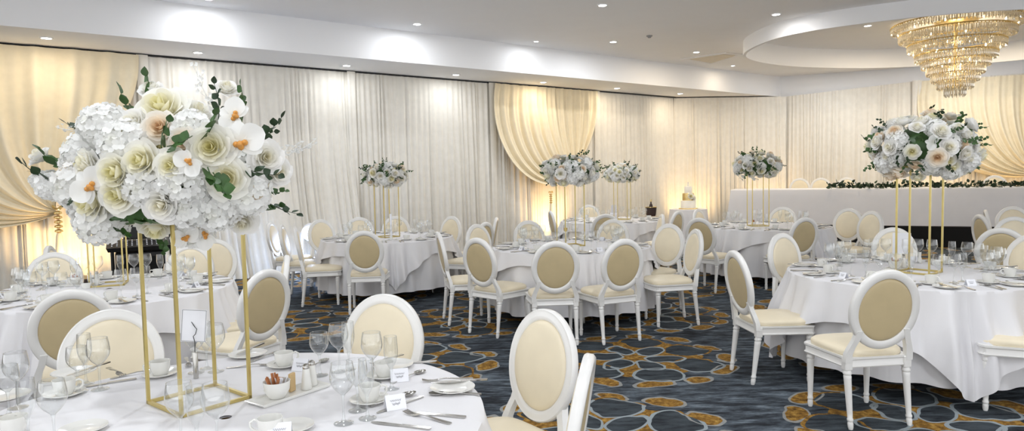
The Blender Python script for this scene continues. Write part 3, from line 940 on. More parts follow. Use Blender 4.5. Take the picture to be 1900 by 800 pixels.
for px, py, lab in ((1484, 327.5, 'leftmost chair behind the head table, only its pale oval top showing'), (1523, 325.5, 'second chair from the left behind the head table'),
                    (1571, 322, 'third chair from the left behind the head table, beside the start of the garland'), (1668, 318, 'chair behind the head table hidden by the right flower arrangement'),
                    (1846, 316, 'chair behind the head table right of the right flower arrangement')):
    d = FWD + RGT * ((px - 950) / F_PX) - UPV * ((py - 400) / F_PX); o_ = Vector((0, 0, EYE)); p0 = HT(0, -HW - 0.35)
    k = (p0 - o_).dot(NH) / d.dot(NH); p = o_ + d * k
    f_ = NH
    CH.put(Vector((p.x, p.y, STZ)) + f_ * 0.302, math.radians(hd) - PI / 2, lab, 'chair')


# ------------------------------------------------------------------ round tables and their cloths
def make_table():
    t = empty('round_table')
    MB().lathe([(RT - 0.03, 0.715), (RT - 0.012, 0.72), (RT - 0.012, 0.735), (RT - 0.02, 0.742), (0.001, 0.742)], 48).build('tabletop', M['tan'], t)
    for k in range(4):
        a = PI / 4 + k * PI / 2; c, s = math.cos(a), math.sin(a)
        MB().tube([(0.62 * c, 0.62 * s, 0.0), (0.55 * c, 0.55 * s, 0.715)], 0.016, 8).build('leg', M['steel'], t)
    return t


TBL = Proto(make_table)


def under_cloth(c, seed, label, zb=0.12):
    rng = random.Random(seed); mb = MB(); nf = rng.randint(17, 21); ph = [0.0]
    while ph[-1] < 2 * PI: ph.append(ph[-1] + rng.uniform(0.20, 0.42))
    sc_ = 2 * PI / ph[-1]; ph = [p * sc_ for p in ph]; am = [rng.uniform(0.35, 1.0) for _ in ph]; am[-1] = am[0]
    A = []
    for k in range(len(ph) - 1):
        for q in range(10):
            t = q / 10; A.append((ph[k] + (ph[k + 1] - ph[k]) * t, (1 - math.cos(2 * PI * t)) / 2 * (am[k] + (am[k + 1] - am[k]) * t)))
    rings = [[(c[0] + r * math.cos(a), c[1] + r * math.sin(a), 0.750) for a, o in A] for r in (0.02, 0.5, RT - 0.02)]
    for v in (0.0, 0.03, 0.08, 0.16, 0.3, 0.45, 0.6, 0.75, 0.88, 1.0):
        z = 0.744 - (0.744 - zb) * v
        rings.append([(c[0] + (RT + 0.004 + 0.05 * v + (0.095 * o - 0.03) * min(1, v * 1.5) ** 1.2) * math.cos(a), c[1] + (RT + 0.004 + 0.05 * v + (0.095 * o - 0.03) * min(1, v * 1.5) ** 1.2) * math.sin(a), z + 0.012 * math.sin(a * 3 + seed) * v) for a, o in A])
    mb.loft(rings, caps=False)
    return tag(mb.build('tablecloth', M['cloth'], angle=60), label, 'tablecloth')


def over_cloth(c, seed, rot, half, label):
    """Square cloth laid over the round one: its four corners hang low."""
    rng = random.Random(seed + 77); n = 540; rings = []; ph = [rng.uniform(0, 6.28) for _ in range(5)]
    dropv = []
    for i in range(n):
        a = 2 * PI * i / n; b_ = ((a - rot + PI / 4) % (PI / 2)) - PI / 4
        dropv.append(min(max(0.05, half / math.cos(b_) - RT - 0.01), 0.69))
    def rad(a, v, dp):
        f_ = dp * v
        sw = 0.45 * math.sin(a * 17 + ph[0] + 1.3 * math.sin(3 * a)) + 0.42 * math.sin(a * 29 + ph[1] + 1.5 * math.sin(2 * a + 1)) + 0.25 * math.sin(a * 9 + ph[2])
        b_ = ((a - rot + PI / 4) % (PI / 2)) - PI / 4
        fold = math.exp(-((abs(b_) - PI / 4) / 0.16) ** 2) * math.sin((abs(b_) - PI / 4) * 42) * 0.03
        return RT + 0.014 + 0.05 * f_ / 0.62 + 0.10 * min(1, f_ * 2.2) ** 1.1 + (sw * 0.058 + fold * 1.8) * min(1, f_ * 3.2)
    for r in (0.02, 0.4, 0.7, RT - 0.03, RT - 0.008):
        rings.append([(c[0] + r * math.cos(2 * PI * i / n), c[1] + r * math.sin(2 * PI * i / n), 0.757 if r < RT - 0.01 else 0.756) for i in range(n)])
    for v in (0.0, 0.04, 0.1, 0.2, 0.35, 0.5, 0.65, 0.8, 0.92, 1.0):
        row = []
        for i in range(n):
            a = 2 * PI * i / n; dp = dropv[i]; r = rad(a, v, dp)
            row.append((c[0] + r * math.cos(a), c[1] + r * math.sin(a), 0.750 - dp * v))
        rings.append(row)
    mb = MB().loft(rings, caps=False)
    return tag(mb.build('table_overlay', M['cloth'], angle=60), label, 'tablecloth')


def ang_to(tb, px, py, z):
    p = at(px, py, z); c = TB[tb]; return math.atan2(p.y - c[1], p.x - c[0])


DESC = {'N': 'nearest round table', 'B': 'left round table', 'A': 'round table under the long white drapes',
        'D': 'middle round table', 'E': 'small far round table', 'C': 'round table before the head table',
        'R': 'large right round table', 'U': 'round table cut by the right edge'}
ROT = {'N': 0.2, 'B': math.radians(-92), 'A': math.radians(-75), 'D': math.radians(-80), 'E': math.radians(-95), 'C': math.radians(-150), 'R': math.radians(-99), 'U': 0.3}
for i, (k, c) in enumerate(TB.items()):
    TBL.put((c[0], c[1], 0), 0.3 * i, 'round banquet table under white cloths: the ' + DESC[k], 'table')
    under_cloth(c, 40 + i, 'white floor length under-cloth of the ' + DESC[k])
    over_cloth(c, 40 + i, ROT[k] - PI / 4, {'D': 1.0, 'A': 1.04, 'E': 1.02, 'C': 1.03, 'R': 1.15, 'N': 1.15}.get(k, 1.09), 'white square top cloth with hanging corners on the ' + DESC[k])
ZT = 0.758


# ------------------------------------------------------------------ flowers
def make_rose(mk, seed, name='rose'):
    rng = random.Random(seed); mb = MB()
    lay = [(3, 0.009, 0.040, 1.3, 0.0), (3, 0.014, 0.042, 1.2, 0.0), (4, 0.021, 0.044, 1.05, 0.15), (5, 0.030, 0.043, 0.9, 0.35), (5, 0.038, 0.038, 0.85, 0.6), (6, 0.046, 0.030, 0.8, 0.9)]
    for li, (n, R_, H_, wd, curl) in enumerate(lay):
        for k in range(n):
            a0 = 2 * PI * (k + 0.37 * li + rng.uniform(-0.08, 0.08)) / n; jh = rng.uniform(0.9, 1.12)
            def fn(u, v, a0=a0, R_=R_, H_=H_, wd=wd, curl=curl, jh=jh):
                uu = (u - 0.5) * 2; w_ = wd * (0.55 + 0.45 * math.sin(PI * min(v * 0.85 + 0.1, 1)))
                a = a0 + uu * w_
                r = R_ * (0.35 + 0.65 * math.sin(v * PI / 2) ** 0.8) * (1 + 0.10 * uu) + curl * 0.016 * max(0, v - 0.6) * 2.5
                z = H_ * jh * (v - curl * 0.30 * max(0, v - 0.55) ** 1 - 0.14 * uu * uu * v) + 0.004 * (4 - li)
                return (r * math.cos(a), r * math.sin(a), z)
            mb.grid(fn, 5, 5)
    mb.lathe([(0.001, -0.012), (0.012, -0.01), (0.024, 0.004), (0.01, 0.012)], 10)
    return lambda: mb.mesh(name, M[mk], angle=None)


def make_hydrangea(seed):
    rng = random.Random(seed); mb = MB()
    for k in range(84):
        zz = 1 - 1.5 * (k + 0.5) / 84; a = k * 2.39996; rr = math.sqrt(max(0, 1 - zz * zz))
        d = Vector((rr * math.cos(a), rr * math.sin(a), zz)); p = d * 0.062 * rng.uniform(0.88, 1.1)
        q = d.to_track_quat('Z', 'Y').to_matrix().to_4x4(); T = Matrix.Translation(p) @ q @ rotz(rng.uniform(0, 6.28)) @ Matrix.Rotation(rng.uniform(-0.4, 0.4), 4, 'X')
        for j in range(4):
            c, s = math.cos(j * PI / 2), math.sin(j * PI / 2)
            pts = [(0, 0, 0), (0.007, -0.0085, 0.003), (0.015, -0.007, 0.007), (0.0175, 0, 0.006), (0.015, 0.007, 0.007), (0.007, 0.0085, 0.003)]
            mb.add([(x * c - y * s, x * s + y * c, z) for x, y, z in pts], [(0, 1, 2, 3), (0, 3, 4, 5)], T)
    return lambda: mb.mesh('hydrangea', M['white_petal'], angle=None)


def orchid_mesh():
    mb = MB()
    def petal(a, L, W, cup):
        def fn(u, v):
            uu = (u - 0.5) * 2; w_ = W * math.sin(PI * min(0.06 + v * 0.9, 1)) ** 0.7
            x = uu * w_; y = L * v; z = cup * v * v + 0.2 * abs(uu) * w_
            return (x * math.cos(a) - y * math.sin(a), x * math.sin(a) + y * math.cos(a), z)
        mb.grid(fn, 6, 6)
    petal(0, 0.042, 0.016, -0.004); petal(2.2, 0.040, 0.014, -0.004); petal(-2.2, 0.040, 0.014, -0.004)
    petal(1.35, 0.048, 0.027, 0.005); petal(-1.35, 0.048, 0.027, 0.005)
    return mb.mesh('orchid', M['white_petal'], angle=None)


def lip_mesh():
    mb = MB(); mb.sphere(0.008, 8, 6, T=Matrix.Translation((0, -0.006, 0.008)), sc=(0.8, 1.2, 1)); mb.sphere(0.006, 8, 6, T=Matrix.Translation((0.008, -0.002, 0.006)))
    mb.sphere(0.006, 8, 6, T=Matrix.Translation((-0.008, -0.002, 0.006)))
    return mb.mesh('orchid_lip', M['lip'])


def sprig_mesh(seed, n=7, L=0.18, mk='leaf', lw=0.030, ll=0.058):
    rng = random.Random(seed); mb = MB(); bx_, by_ = rng.uniform(-0.25, 0.25), rng.uniform(0.1, 0.4)
    path = [Vector((bx_ * L * (t / 8) ** 2, L * t / 8, by_ * L * (t / 8) ** 2)) for t in range(9)]
    mb.tube(path, [0.003 - 0.0002 * i for i in range(9)], 5)
    for k in range(n):
        t = 0.2 + 0.78 * k / (n - 1); i = min(int(t * 8), 7); p = path[i].lerp(path[i + 1], t * 8 - i)
        sg = -1 if k % 2 else 1
        d = Vector((sg * 0.9, 0.55, rng.uniform(-0.1, 0.5))) if k < n - 1 else Vector((0.1, 1, 0.2))
        mb.add(*leaf_pts(ll * rng.uniform(0.8, 1.2) * (1.1 - 0.4 * t), lw * rng.uniform(0.85, 1.1) * (1.1 - 0.4 * t)), T=aim_m(p, d, rng.uniform(-0.6, 0.6)))
    return mb.mesh('leaf_sprig', M[mk], angle=None)


def spray_mesh(seed):
    rng = random.Random(seed); mb = MB(); L = 0.2
    path = [Vector((0.02 * math.sin(t * 0.7), L * t / 8, 0.03 * (t / 8) ** 2)) for t in range(9)]
    mb.tube(path, 0.0018, 5)
    for k in range(14):
        p = path[2 + k * 6 // 14]; d = Vector((rng.uniform(-1, 1), rng.uniform(0, 0.8), rng.uniform(-0.6, 1))).normalized(); e = p + d * rng.uniform(0.02, 0.045)
        mb.tube([p, e], 0.001, 4)
        for j in range(4):
            mb.add(*leaf_pts(0.014, 0.006), T=aim_m(e, (math.cos(j * 1.57 + k), math.sin(j * 1.57 + k), 0.5)))
    return mb.mesh('white_spray', M['white_petal'], angle=None)


ROSES = [make_rose('ivory_rose', 1)(), make_rose('white_rose', 2)(), make_rose('ivory_rose', 3)(), make_rose('blush_rose', 4)(), make_rose('white_rose', 5)()]
HYD = [make_hydrangea(1)(), make_hydrangea(2)()]
ORC, LIP = orchid_mesh(), lip_mesh()
SPR = [sprig_mesh(1), sprig_mesh(2, 5, 0.13, 'leaf', 0.036, 0.062), sprig_mesh(3, 7, 0.20, 'darkleaf', 0.027, 0.058)]
SPRAY = [spray_mesh(1), spray_mesh(2)]


def put(name, me, parent, loc, d, sc=1.0, roll=0.0, axis='Z'):
    o = bpy.data.objects.new(name, me); COL.objects.link(o); o.parent = parent
    o.location = loc; q = Vector(d).to_track_quat(axis, 'Y' if axis == 'Z' else 'Z')
    o.rotation_mode = 'QUATERNION'
    o.rotation_quaternion = q @ Euler((0, 0, roll) if axis == 'Z' else (0, roll, 0)).to_quaternion()
    o.scale = (sc,) * 3
    return o


def arrangement(center, rx, rz, label, seed, nro, nhy, nor, nsp, size=1.0, lips=False, extras=(), zmin=-0.85):
    rng = random.Random(seed); t = empty('flower_arrangement', center)
    mb = MB(); mb.sphere(1.0, 20, 12, T=Matrix.Diagonal((rx * 0.70, rx * 0.70, rz * 0.62, 1)))
    mb.build('foam_core', M['leaf'], t)
    total = nro + nhy + nor; kinds_ = ['r'] * nro + ['h'] * nhy + ['o'] * nor; rng.shuffle(kinds_)
    for i, kd in enumerate(kinds_):
        zz = 1 - (1 - zmin) * (i + 0.5) / total; a = i * 2.39996 + rng.uniform(-0.18, 0.18); r = math.sqrt(max(0, 1 - zz * zz))
        d = Vector((r * math.cos(a), r * math.sin(a), zz)); k = rng.uniform(0.80, 0.98)
        p = Vector((d.x * rx * k, d.y * rx * k, d.z * rz * k)); nrm = Vector((d.x / rx, d.y / rx, d.z / rz)).normalized()
        nrm = (nrm + Vector((rng.uniform(-.3, .3), rng.uniform(-.3, .3), rng.uniform(-.3, .3)))).normalized()
        if kd == 'r':
            put('rose', rng.choice(ROSES), t, p - nrm * 0.015, nrm, size * rng.uniform(0.85, 1.2), rng.uniform(0, 6.28))
        elif kd == 'h':
            put('hydrangea', rng.choice(HYD), t, p - nrm * 0.04, nrm, size * rng.uniform(0.9, 1.25), rng.uniform(0, 6.28))
        else:
            o = put('orchid', ORC, t, p + nrm * 0.03, nrm, size * rng.uniform(1.0, 1.3), rng.uniform(0, 6.28))
            if lips:
                link('orchid_lip', LIP, o)
    for i in range(nsp):
        zz = rng.uniform(-0.55, 0.97); a = rng.uniform(0, 2 * PI); r = math.sqrt(1 - zz * zz); d = Vector((r * math.cos(a), r * math.sin(a), zz))
        p = Vector((d.x * rx * 0.86, d.y * rx * 0.86, d.z * rz * 0.86))
        put('leaf_sprig', rng.choice(SPR), t, p, (d + Vector((rng.uniform(-.6, .6), rng.uniform(-.6, .6), rng.uniform(-.4, .4)))), size * rng.uniform(0.45, 0.7), rng.uniform(0, 6.28), 'Y')
    for e in extras:
        e(t)
    return tag(t, label, 'flowers')


def stand(c, rot, side, H, label, base=True, thin=0.006, mk='gold'):
    t = empty('flower_stand', (c[0], c[1], ZT), rot); s = side / 2
    cs = [(-s, -s), (s, -s), (s, s), (-s, s)]
    for x, y in cs:
        MB().box(x - thin, x + thin, y - thin, y + thin, 0.0, H).build('post', M[mk], t, smooth=False)
    for nm, z in (('base_frame', 0.006), ('top_frame', H - 0.006)):
        mb = MB()
        for i in range(4):
            (x0, y0), (x1, y1) = cs[i], cs[(i + 1) % 4]
            mb.box(min(x0, x1) - thin, max(x0, x1) + thin, min(y0, y1) - thin, max(y0, y1) + thin, z - 0.0058, z + 0.0058)
        mb.build(nm, M[mk], t, smooth=False)
    MB().box(-s, s, -s, s, H, H + 0.008).build('top_plate', M[mk], t, smooth=False)
    return tag(t, label, 'flower stand')


def pix(px, py, depth_pt):
    """Point seen at (px, py) at the distance of a given point along the view."""
    d = FWD + RGT * ((px - 950) / F_PX) - UPV * ((py - 400) / F_PX)
    return Vector((0, 0, EYE)) + d * ((Vector(depth_pt) - Vector((0, 0, EYE))).dot(FWD))


# nearest arrangement
NC = (-1.172, 2.512)
stand(NC, math.radians(51), 0.255, 0.74, 'tall gold flower stand on the nearest round table', thin=0.0055)
cN = pix(322, 315, (NC[0], NC[1], 1.6))


def nx(kind, px, py, dpx, dpy, sc=1.0, dz=0.0, roll=0.0, idx=0):
    def f_(t):
        base = pix(px, py, cN - FWD * dz) - cN; e = pix(px + dpx, py + dpy, cN - FWD * dz) - cN
        if kind == 's': put('leaf_sprig', SPR[idx], t, base, e - base, sc, roll, 'Y')
        elif kind == 'w': put('white_spray', SPRAY[idx], t, base, e - base, sc, roll, 'Y')
        elif kind == 'r': put('rose', ROSES[idx], t, base, (e - base) - FWD * 0.05, sc, roll)
        elif kind == 'h': put('hydrangea', HYD[idx % 2], t, base, (e - base) - FWD * 0.05, sc, roll)
        elif kind == 'o':
            o = put('orchid', ORC, t, base, -FWD + (e - base), sc, roll); link('orchid_lip', LIP, o)
    return f_


EX = [nx('s', 262, 232, -60, -50, 0.8, 0.05, 0.4, 0), nx('s', 280, 205, 20, -70, 0.85, 0.05, 0.2, 1), nx('s', 405, 222, 8, -50, 0.6, 0.1, 1.0, 2), nx('s', 445, 235, 26, -60, 0.75, 0.1, 0.5, 0),
      nx('s', 470, 270, 40, -30, 0.65, 0.15, -0.4, 2), nx('s', 150, 330, -70, -20, 0.9, 0.05, 0.2, 0), nx('s', 140, 310, -50, 5, 0.85, 0.0, -0.3, 1), nx('s', 120, 345, -70, -15, 0.85, 0.08, 0.6, 2),
      nx('h', 95, 345, -40, 10, 0.75, 0.05, 0, 0), nx('h', 75, 335, -40, -10, 0.5, 0.02, 0, 1), nx('r', 80, 295, -20, -30, 0.75, 0.02, 0, 1),
      nx('s', 490, 370, 30, 25, 0.6, 0.12, 0.3, 2), nx('s', 478, 390, 40, 8, 0.55, 0.12, -0.4, 1), nx('s', 255, 405, 40, 20, 0.7, 0.3, 0.0, 1), nx('s', 260, 405, -35, 15, 0.6, 0.3, 0.0, 1), nx('s', 215, 420, 20, 30, 0.4, 0.25, 0.0, 1), nx('s', 300, 440, 10, 35, 0.4, 0.1, 0.8, 1),
      nx('w', 480, 285, 80, 0, 0.95, 0.0, 0.0, 0), nx('w', 500, 300, 70, -20, 0.8, 0.05, 0.0, 1), nx('w', 380, 215, 0, -55, 0.85, 0.0, 0.0, 1), nx('w', 170, 245, -35, 0, 0.6, 0.1, 0.0, 0),
      nx('h', 362, 425, 0, 30, 0.95, 0.1, 0.0, 0), nx('o', 345, 440, 0, 10, 1.1, 0.16, 0.4), nx('o', 380, 437, 5, 10, 1.1, 0.14, 1.9), nx('r', 452, 405, 5, 20, 0.95, 0.12, 0.0, 1), nx('r', 420, 170, 15, -30, 0.75, 0.0, 0, 1), nx('r', 283, 172, 0, -30, 0.75, 0.05, 0, 4), nx('r', 308, 212, 0, -16, 1.5, 0.22, 0.0, 0), nx('r', 255, 232, -5, -8, 0.9, 0.28, 0.0, 4), nx('r', 300, 240, 5, -5, 0.95, 0.32, 1.0, 3),
      nx('r', 395, 275, 6, 0, 1.25, 0.36, 0.5, 0), nx('r', 325, 308, 0, 2, 0.95, 0.40, 0.8, 0), nx('r', 272, 300, -4, 0, 1.15, 0.38, 0.1, 2), nx('r', 228, 320, -5, 2, 1.25, 0.37, 2.0, 0), nx('r', 232, 358, -5, 6, 1.2, 0.36, 2.2, 2), nx('r', 176, 312, -12, 0, 0.95, 0.30, 0.0, 1),
      nx('r', 180, 372, -12, 8, 1.2, 0.28, 0.0, 2), nx('r', 308, 375, 0, 10, 1.1, 0.37, 0.4, 1), nx('r', 422, 330, 8, 4, 1.2, 0.34, 0.0, 0), nx('r', 490, 292, 20, 2, 1.0, 0.25, 0.0, 1), nx('r', 512, 318, 25, 4, 0.85, 0.18, 0.0, 1), nx('r', 345, 265, 2, -3, 0.8, 0.36, 0.0, 3),
      nx('h', 235, 270, -5, -5, 1.15, 0.33, 0.0, 0), nx('h', 195, 238, -10, -8, 1.15, 0.22, 0.0, 1), nx('h', 345, 340, 0, 6, 1.15, 0.36, 0.0, 1), nx('h', 350, 375, 4, 8, 1.2, 0.32, 0.0, 0), nx('h', 270, 345, 0, 6, 1.0, 0.36, 0.0, 0), nx('h', 355, 245, 3, -6, 1.0, 0.30, 0.0, 0), nx('h', 150, 345, -15, 5, 1.2, 0.2, 0.0, 0), nx('h', 190, 408, -10, 20, 1.2, 0.22, 0.0, 1), nx('h', 400, 385, 5, 15, 1.1, 0.28, 0.0, 0), nx('h', 455, 355, 10, 10, 1.2, 0.25, 0.0, 1),
      nx('o', 448, 265, 6, -2, 1.7, 0.36, 0.2), nx('o', 168, 345, -6, 3, 1.4, 0.38, 0.8), nx('o', 350, 302, 2, 2, 1.0, 0.44, 2.4), nx('o', 435, 215, 5, -10, 1.3, 0.25, 1.2),
      nx('s', 300, 275, -5, -25, 0.6, 0.42, 0.4, 1), nx('s', 310, 272, 20, -4, 0.6, 0.42, 0.9, 1), nx('s', 375, 260, 25, -20, 0.65, 0.4, 0.2, 1), nx('s', 385, 310, 10, 30, 0.7, 0.42, 0.0, 1), nx('s', 395, 320, 15, 20, 0.65, 0.42, 0.9, 1), nx('s', 370, 290, -5, 30, 0.6, 0.38, 0.9, 2), nx('s', 200, 290, 0, 20, 0.5, 0.34, 0.9, 1), nx('s', 450, 310, 30, 15, 0.6, 0.33, 0.9, 2), nx('s', 285, 395, -20, 10, 0.7, 0.34, 0.9, 1)]
arrangement(cN, 0.345, 0.235, 'large white and ivory rose arrangement on the nearest tall gold stand', 101, 40, 14, 4, 10, 1.0, True, EX)

# other arrangements
arrR = pix(1713, 275, (3.19, 5.28, 1.65))
stand((3.13, 5.28), math.radians(38), 0.235, 0.82, 'tall gold flower stand on the large right round table', thin=0.006)
arrangement(arrR, 0.385, 0.265, 'white and lemon rose arrangement on the gold stand of the right table', 102, 62, 18, 9, 40, 1.02)
for k, (tb, px, py, rx, rz, lab, slab_, seed, dx, dy) in enumerate((
        ('D', 1052, 318, 0.33, 0.185, 'white flower arrangement above the middle round table, left of a smaller one', 'slim gold flower stand on the middle round table', 103, 0.0, 0.0),
        ('A', 711, 326, 0.315, 0.175, 'small white flower arrangement in front of the long white drapes', 'slim pale flower stand on the table under the white drapes', 104, 0.0, 0.0),
        ('E', 1154, 323, 0.315, 0.165, 'small white flower arrangement right of the one above the middle table', 'slim flower stand on the small far round table', 105, 0.18, 0.0),
        ('C', 1410, 308, 0.35, 0.215, 'white flower arrangement in front of the left end of the head table', 'slim gold flower stand on the table before the head table', 106, -0.12, 0.0),
        ('B', 205, 385, 0.24, 0.12, 'flower arrangement hidden behind the nearest large one above the left table', 'dark gold flower stand on the left round table', 107, 0.0, 0.0))):
    c = TB[tb]
    if tb == 'B':
        p = at(203, 528, ZT); c = (p.x, p.y)
    else:
        c = (c[0] + dx, c[1] + dy)
    cc = pix(px, py, (c[0], c[1], 1.6))
    H = cc.z - rz * 0.3 - ZT
    stand(c, 0.35 + k * 0.4, 0.235, H, slab_, thin=0.005, mk='gold')
    cc = Vector((c[0], c[1], cc.z))
    arrangement(cc, rx, rz, lab, seed, 44, 15, 8, 34, 0.92)

# ------------------------------------------------------------------ chandelier
P0 = Vector((8.05, 12.6, 0)); pc = pix(1773, 100, (P0.x, P0.y, 2.6)); CHX, CHY = pc.x, pc.y
dpt = (CHX, CHY, 2.6)
def zpx(py): return pix(1773, py, dpt).z
ppm = F_PX / (Vector(dpt) - Vector((0, 0, EYE))).dot(FWD)
cz = empty('chandelier', (CHX, CHY, Z_IN))
tiers = [(1015, 22, 40), (885, 44, 50), (775, 60, 71), (650, 80, 91), (545, 100, 110), (455, 112, 123), (385, 124, 136), (318, 136, 149), (240, 149, 162), (140, 160, 175)]
tv = []
for wpx, yt, yb in tiers:
    tv.append((wpx / 4.21 / 2 / ppm, zpx(yt) - Z_IN, zpx(yb) - Z_IN))
tv[0] = (tv[0][0], zpx(-12) - Z_IN + 0.0, zpx(34) - Z_IN)
MB().lathe([(0.001, 0.0), (0.34, 0.0), (0.34, -0.03), (0.28, -0.05), (0.05, -0.07)], 36).build('ceiling_canopy', M['brass'], cz)
MB().tube([(0, 0, -0.05), (0, 0, tv[-1][1])], 0.03, 10).build('centre_rod', M['brass'], cz)
drops = []
crystal_top = [(0.001, 0.0), (0.007, -0.004), (0.010, -0.014), (0.007, -0.024), (0.003, -0.027)]
for i, (r, zt, zb) in enumerate(tv):
    mb = MB()
    ring = [(r * math.cos(2 * PI * k / 72), r * math.sin(2 * PI * k / 72), zt) for k in range(72)]
    mb.tube(ring, 0.010 if i else 0.016, 6, closed=True)
    for k in range(6):
        a = k * PI / 3; mb.tube([(0.02 * math.cos(a), 0.02 * math.sin(a), zt), (r * math.cos(a), r * math.sin(a), zt)], 0.006, 5)
    nb = max(16, int(2 * PI * r / 0.06))
    for k in range(nb):
        a = 2 * PI * k / nb; mb.sphere(0.011, 6, 4, T=Matrix.Translation(((r + 0.012) * math.cos(a), (r + 0.014) * math.sin(a), zt - 0.02)))
    mb.build('tier_ring', M['brass'], cz)
    # deck of crystals between this ring and the next one
    H = zt - zb; n = max(12, int(2 * PI * r / 0.038))
    for k in range(n):
        drops.append((r, 2 * PI * (k + 0.5 * (i % 2)) / n, zt - 0.02, max(H + 0.02, 0.1)))
    n2 = max(10, int(2 * PI * r * 0.9 / 0.06))
    for k in range(n2):
        drops.append((r * 0.9, 2 * PI * k / n2, zt - 0.01, max(H + 0.05, 0.12)))


def drop_mb(mb, H, T):
    w_ = 0.018; n = 6
    rr = []
    for f_, z in ((0.15, 0.0), (0.8, -0.012), (1.0, -H * 0.5), (0.85, -H + 0.03), (0.05, -H)):
        rr.append([(w_ * f_ * math.cos(2 * PI * j / n), w_ * 0.6 * f_ * math.sin(2 * PI * j / n), z) for j in range(n)])
    mb.loft(rr, T=T)


cam_a = math.atan2(-CHY, -CHX)
drops.sort(key=lambda d: -(d[0] * math.cos(d[1] - cam_a)))
mbs = {}
for k, (r, a, z, H) in enumerate(drops):
    T = Matrix.Translation((r * math.cos(a), r * math.sin(a), z)) @ rotz(a)
    if k < 100:
        mb = MB(); drop_mb(mb, H, T); mb.build('crystal_drop', M['crystal'], cz, smooth=False)
    else:
        mb = mbs.setdefault(0, MB()); drop_mb(mb, H, T)
o = mbs[0].build('crystal_drop', M['crystal'], cz, smooth=False); o['kind'] = 'stuff'
# candle bulbs inside
for i in (1, 3, 5):
    r, zt, zb = tv[i]
    for k in range(8):
        a = 2 * PI * k / 8; MB().sphere(0.022, 8, 6, T=Matrix.Translation((r * 0.72 * math.cos(a), r * 0.72 * math.sin(a), zt - 0.05)), sc=(0.7, 0.7, 1.2)).build('bulb', M['warm_lamp'], cz)
for i in (0, 3, 6):
    lamp('chandelier_lamp', 'POINT', (CHX, CHY, Z_IN + tv[i][1] - 0.06), 13, (1, 0.86, 0.62), 0.12)
tag(cz, 'large tiered gold and crystal chandelier hanging from the oval coffer', 'chandelier')


# ------------------------------------------------------------------ tableware prototypes
def shell(prof_out, wall=0.0014):
    """Closed profile of a thin-walled vessel, outside then back up the inside."""
    return prof_out


def wine_parts(h, rb, rr, hs, rf=0.033):
    """h total height, rb widest bowl radius, rr rim radius, hs stem top"""
    bowl = []
    for i in range(12):
        t = i / 11; z = hs + (h - hs) * t
        r = rb * math.sin(min(1, t / 0.55) * PI / 2) ** 0.75 if t < 0.55 else rb + (rr - rb) * ((t - 0.55) / 0.45) ** 1.5
        bowl.append((max(r, 0.004), z))
    stem = [(0.010, 0.006), (0.005, 0.02), (0.0036, hs * 0.5), (0.0045, hs - 0.01), (0.008, hs + 0.003)]
    foot = [(0.001, 0.0), (rf, 0.0), (rf, 0.002), (rf * 0.5, 0.005), (0.009, 0.009), (0.001, 0.010)]
    return bowl, stem, foot


def make_glass(spec, parts=True, seg=24):
    def mk():
        bowl, stem, foot = wine_parts(*spec)
        if parts:
            t = empty('wine_glass')
            mb = MB().lathe(bowl, seg, caps=False); mb.tube([(bowl[-1][0] * math.cos(2 * PI * i / seg), bowl[-1][0] * math.sin(2 * PI * i / seg), bowl[-1][1]) for i in range(seg)], 0.0009, 5, closed=True)
            mb.build('bowl', M['glass'], t, angle=None)
            MB().lathe(stem, 12, caps=False).build('stem', M['glass'], t, angle=None)
            MB().lathe(foot, seg).build('foot', M['glass'], t)
            return t
        mb = MB().lathe(bowl, 14, caps=False); mb.lathe(stem, 7, caps=False); mb.lathe(foot, 12)
        return mb.build('wine_glass', M['glass'], angle=60)
    return mk


WINE, WINE_S, FLUTE = (0.205, 0.042, 0.035, 0.095), (0.180, 0.038, 0.034, 0.085), (0.205, 0.027, 0.024, 0.075, 0.03)
g_wine, g_small, g_flute = Proto(make_glass(WINE)), Proto(make_glass(WINE_S)), Proto(make_glass(FLUTE))
f_wine, f_flute = Proto(make_glass(WINE, False)), Proto(make_glass(FLUTE, False))


def cup_mb(seg=28):
    return MB().lathe([(0.001, 0.004), (0.026, 0.0), (0.029, 0.003), (0.037, 0.025), (0.0405, 0.056), (0.0405, 0.0585), (0.0385, 0.0585), (0.0355, 0.03), (0.025, 0.008), (0.001, 0.006)], seg)


def handle_mb(mb):
    return mb.tube([(0.037, 0, 0.048), (0.05, 0, 0.053), (0.062, 0, 0.045), (0.062, 0, 0.03), (0.052, 0, 0.018), (0.035, 0, 0.016)], 0.0042, 8)


def make_cup():
    t = empty('coffee_cup'); cup_mb().build('cup_body', M['china'], t); handle_mb(MB()).build('handle', M['china'], t); return t


def make_cup_far():
    mb = cup_mb(16); handle_mb(mb); return mb.build('coffee_cup', M['china'])


g_cup, f_cup = Proto(make_cup), Proto(make_cup_far)
plate_prof = lambda R_: [(0.001, 0.003), (R_ * 0.6, 0.0), (R_ * 0.66, 0.002), (R_, 0.013), (R_, 0.016), (R_ * 0.66, 0.006), (R_ * 0.6, 0.005), (0.001, 0.005)]
g_saucer = Proto(lambda: MB().lathe(plate_prof(0.072), 36).build('saucer', M['china']))
g_plate = Proto(lambda: MB().lathe(plate_prof(0.085), 36).build('side_plate', M['china']))


def strip(mb, pts, th=0.0016):
    """Flat bar along y: pts of (y, half width, z)."""
    rr = [[(-w_, y, z), (w_, y, z), (w_, y, z + th), (-w_, y, z + th)] for y, w_, z in pts]
    return mb.loft(rr)


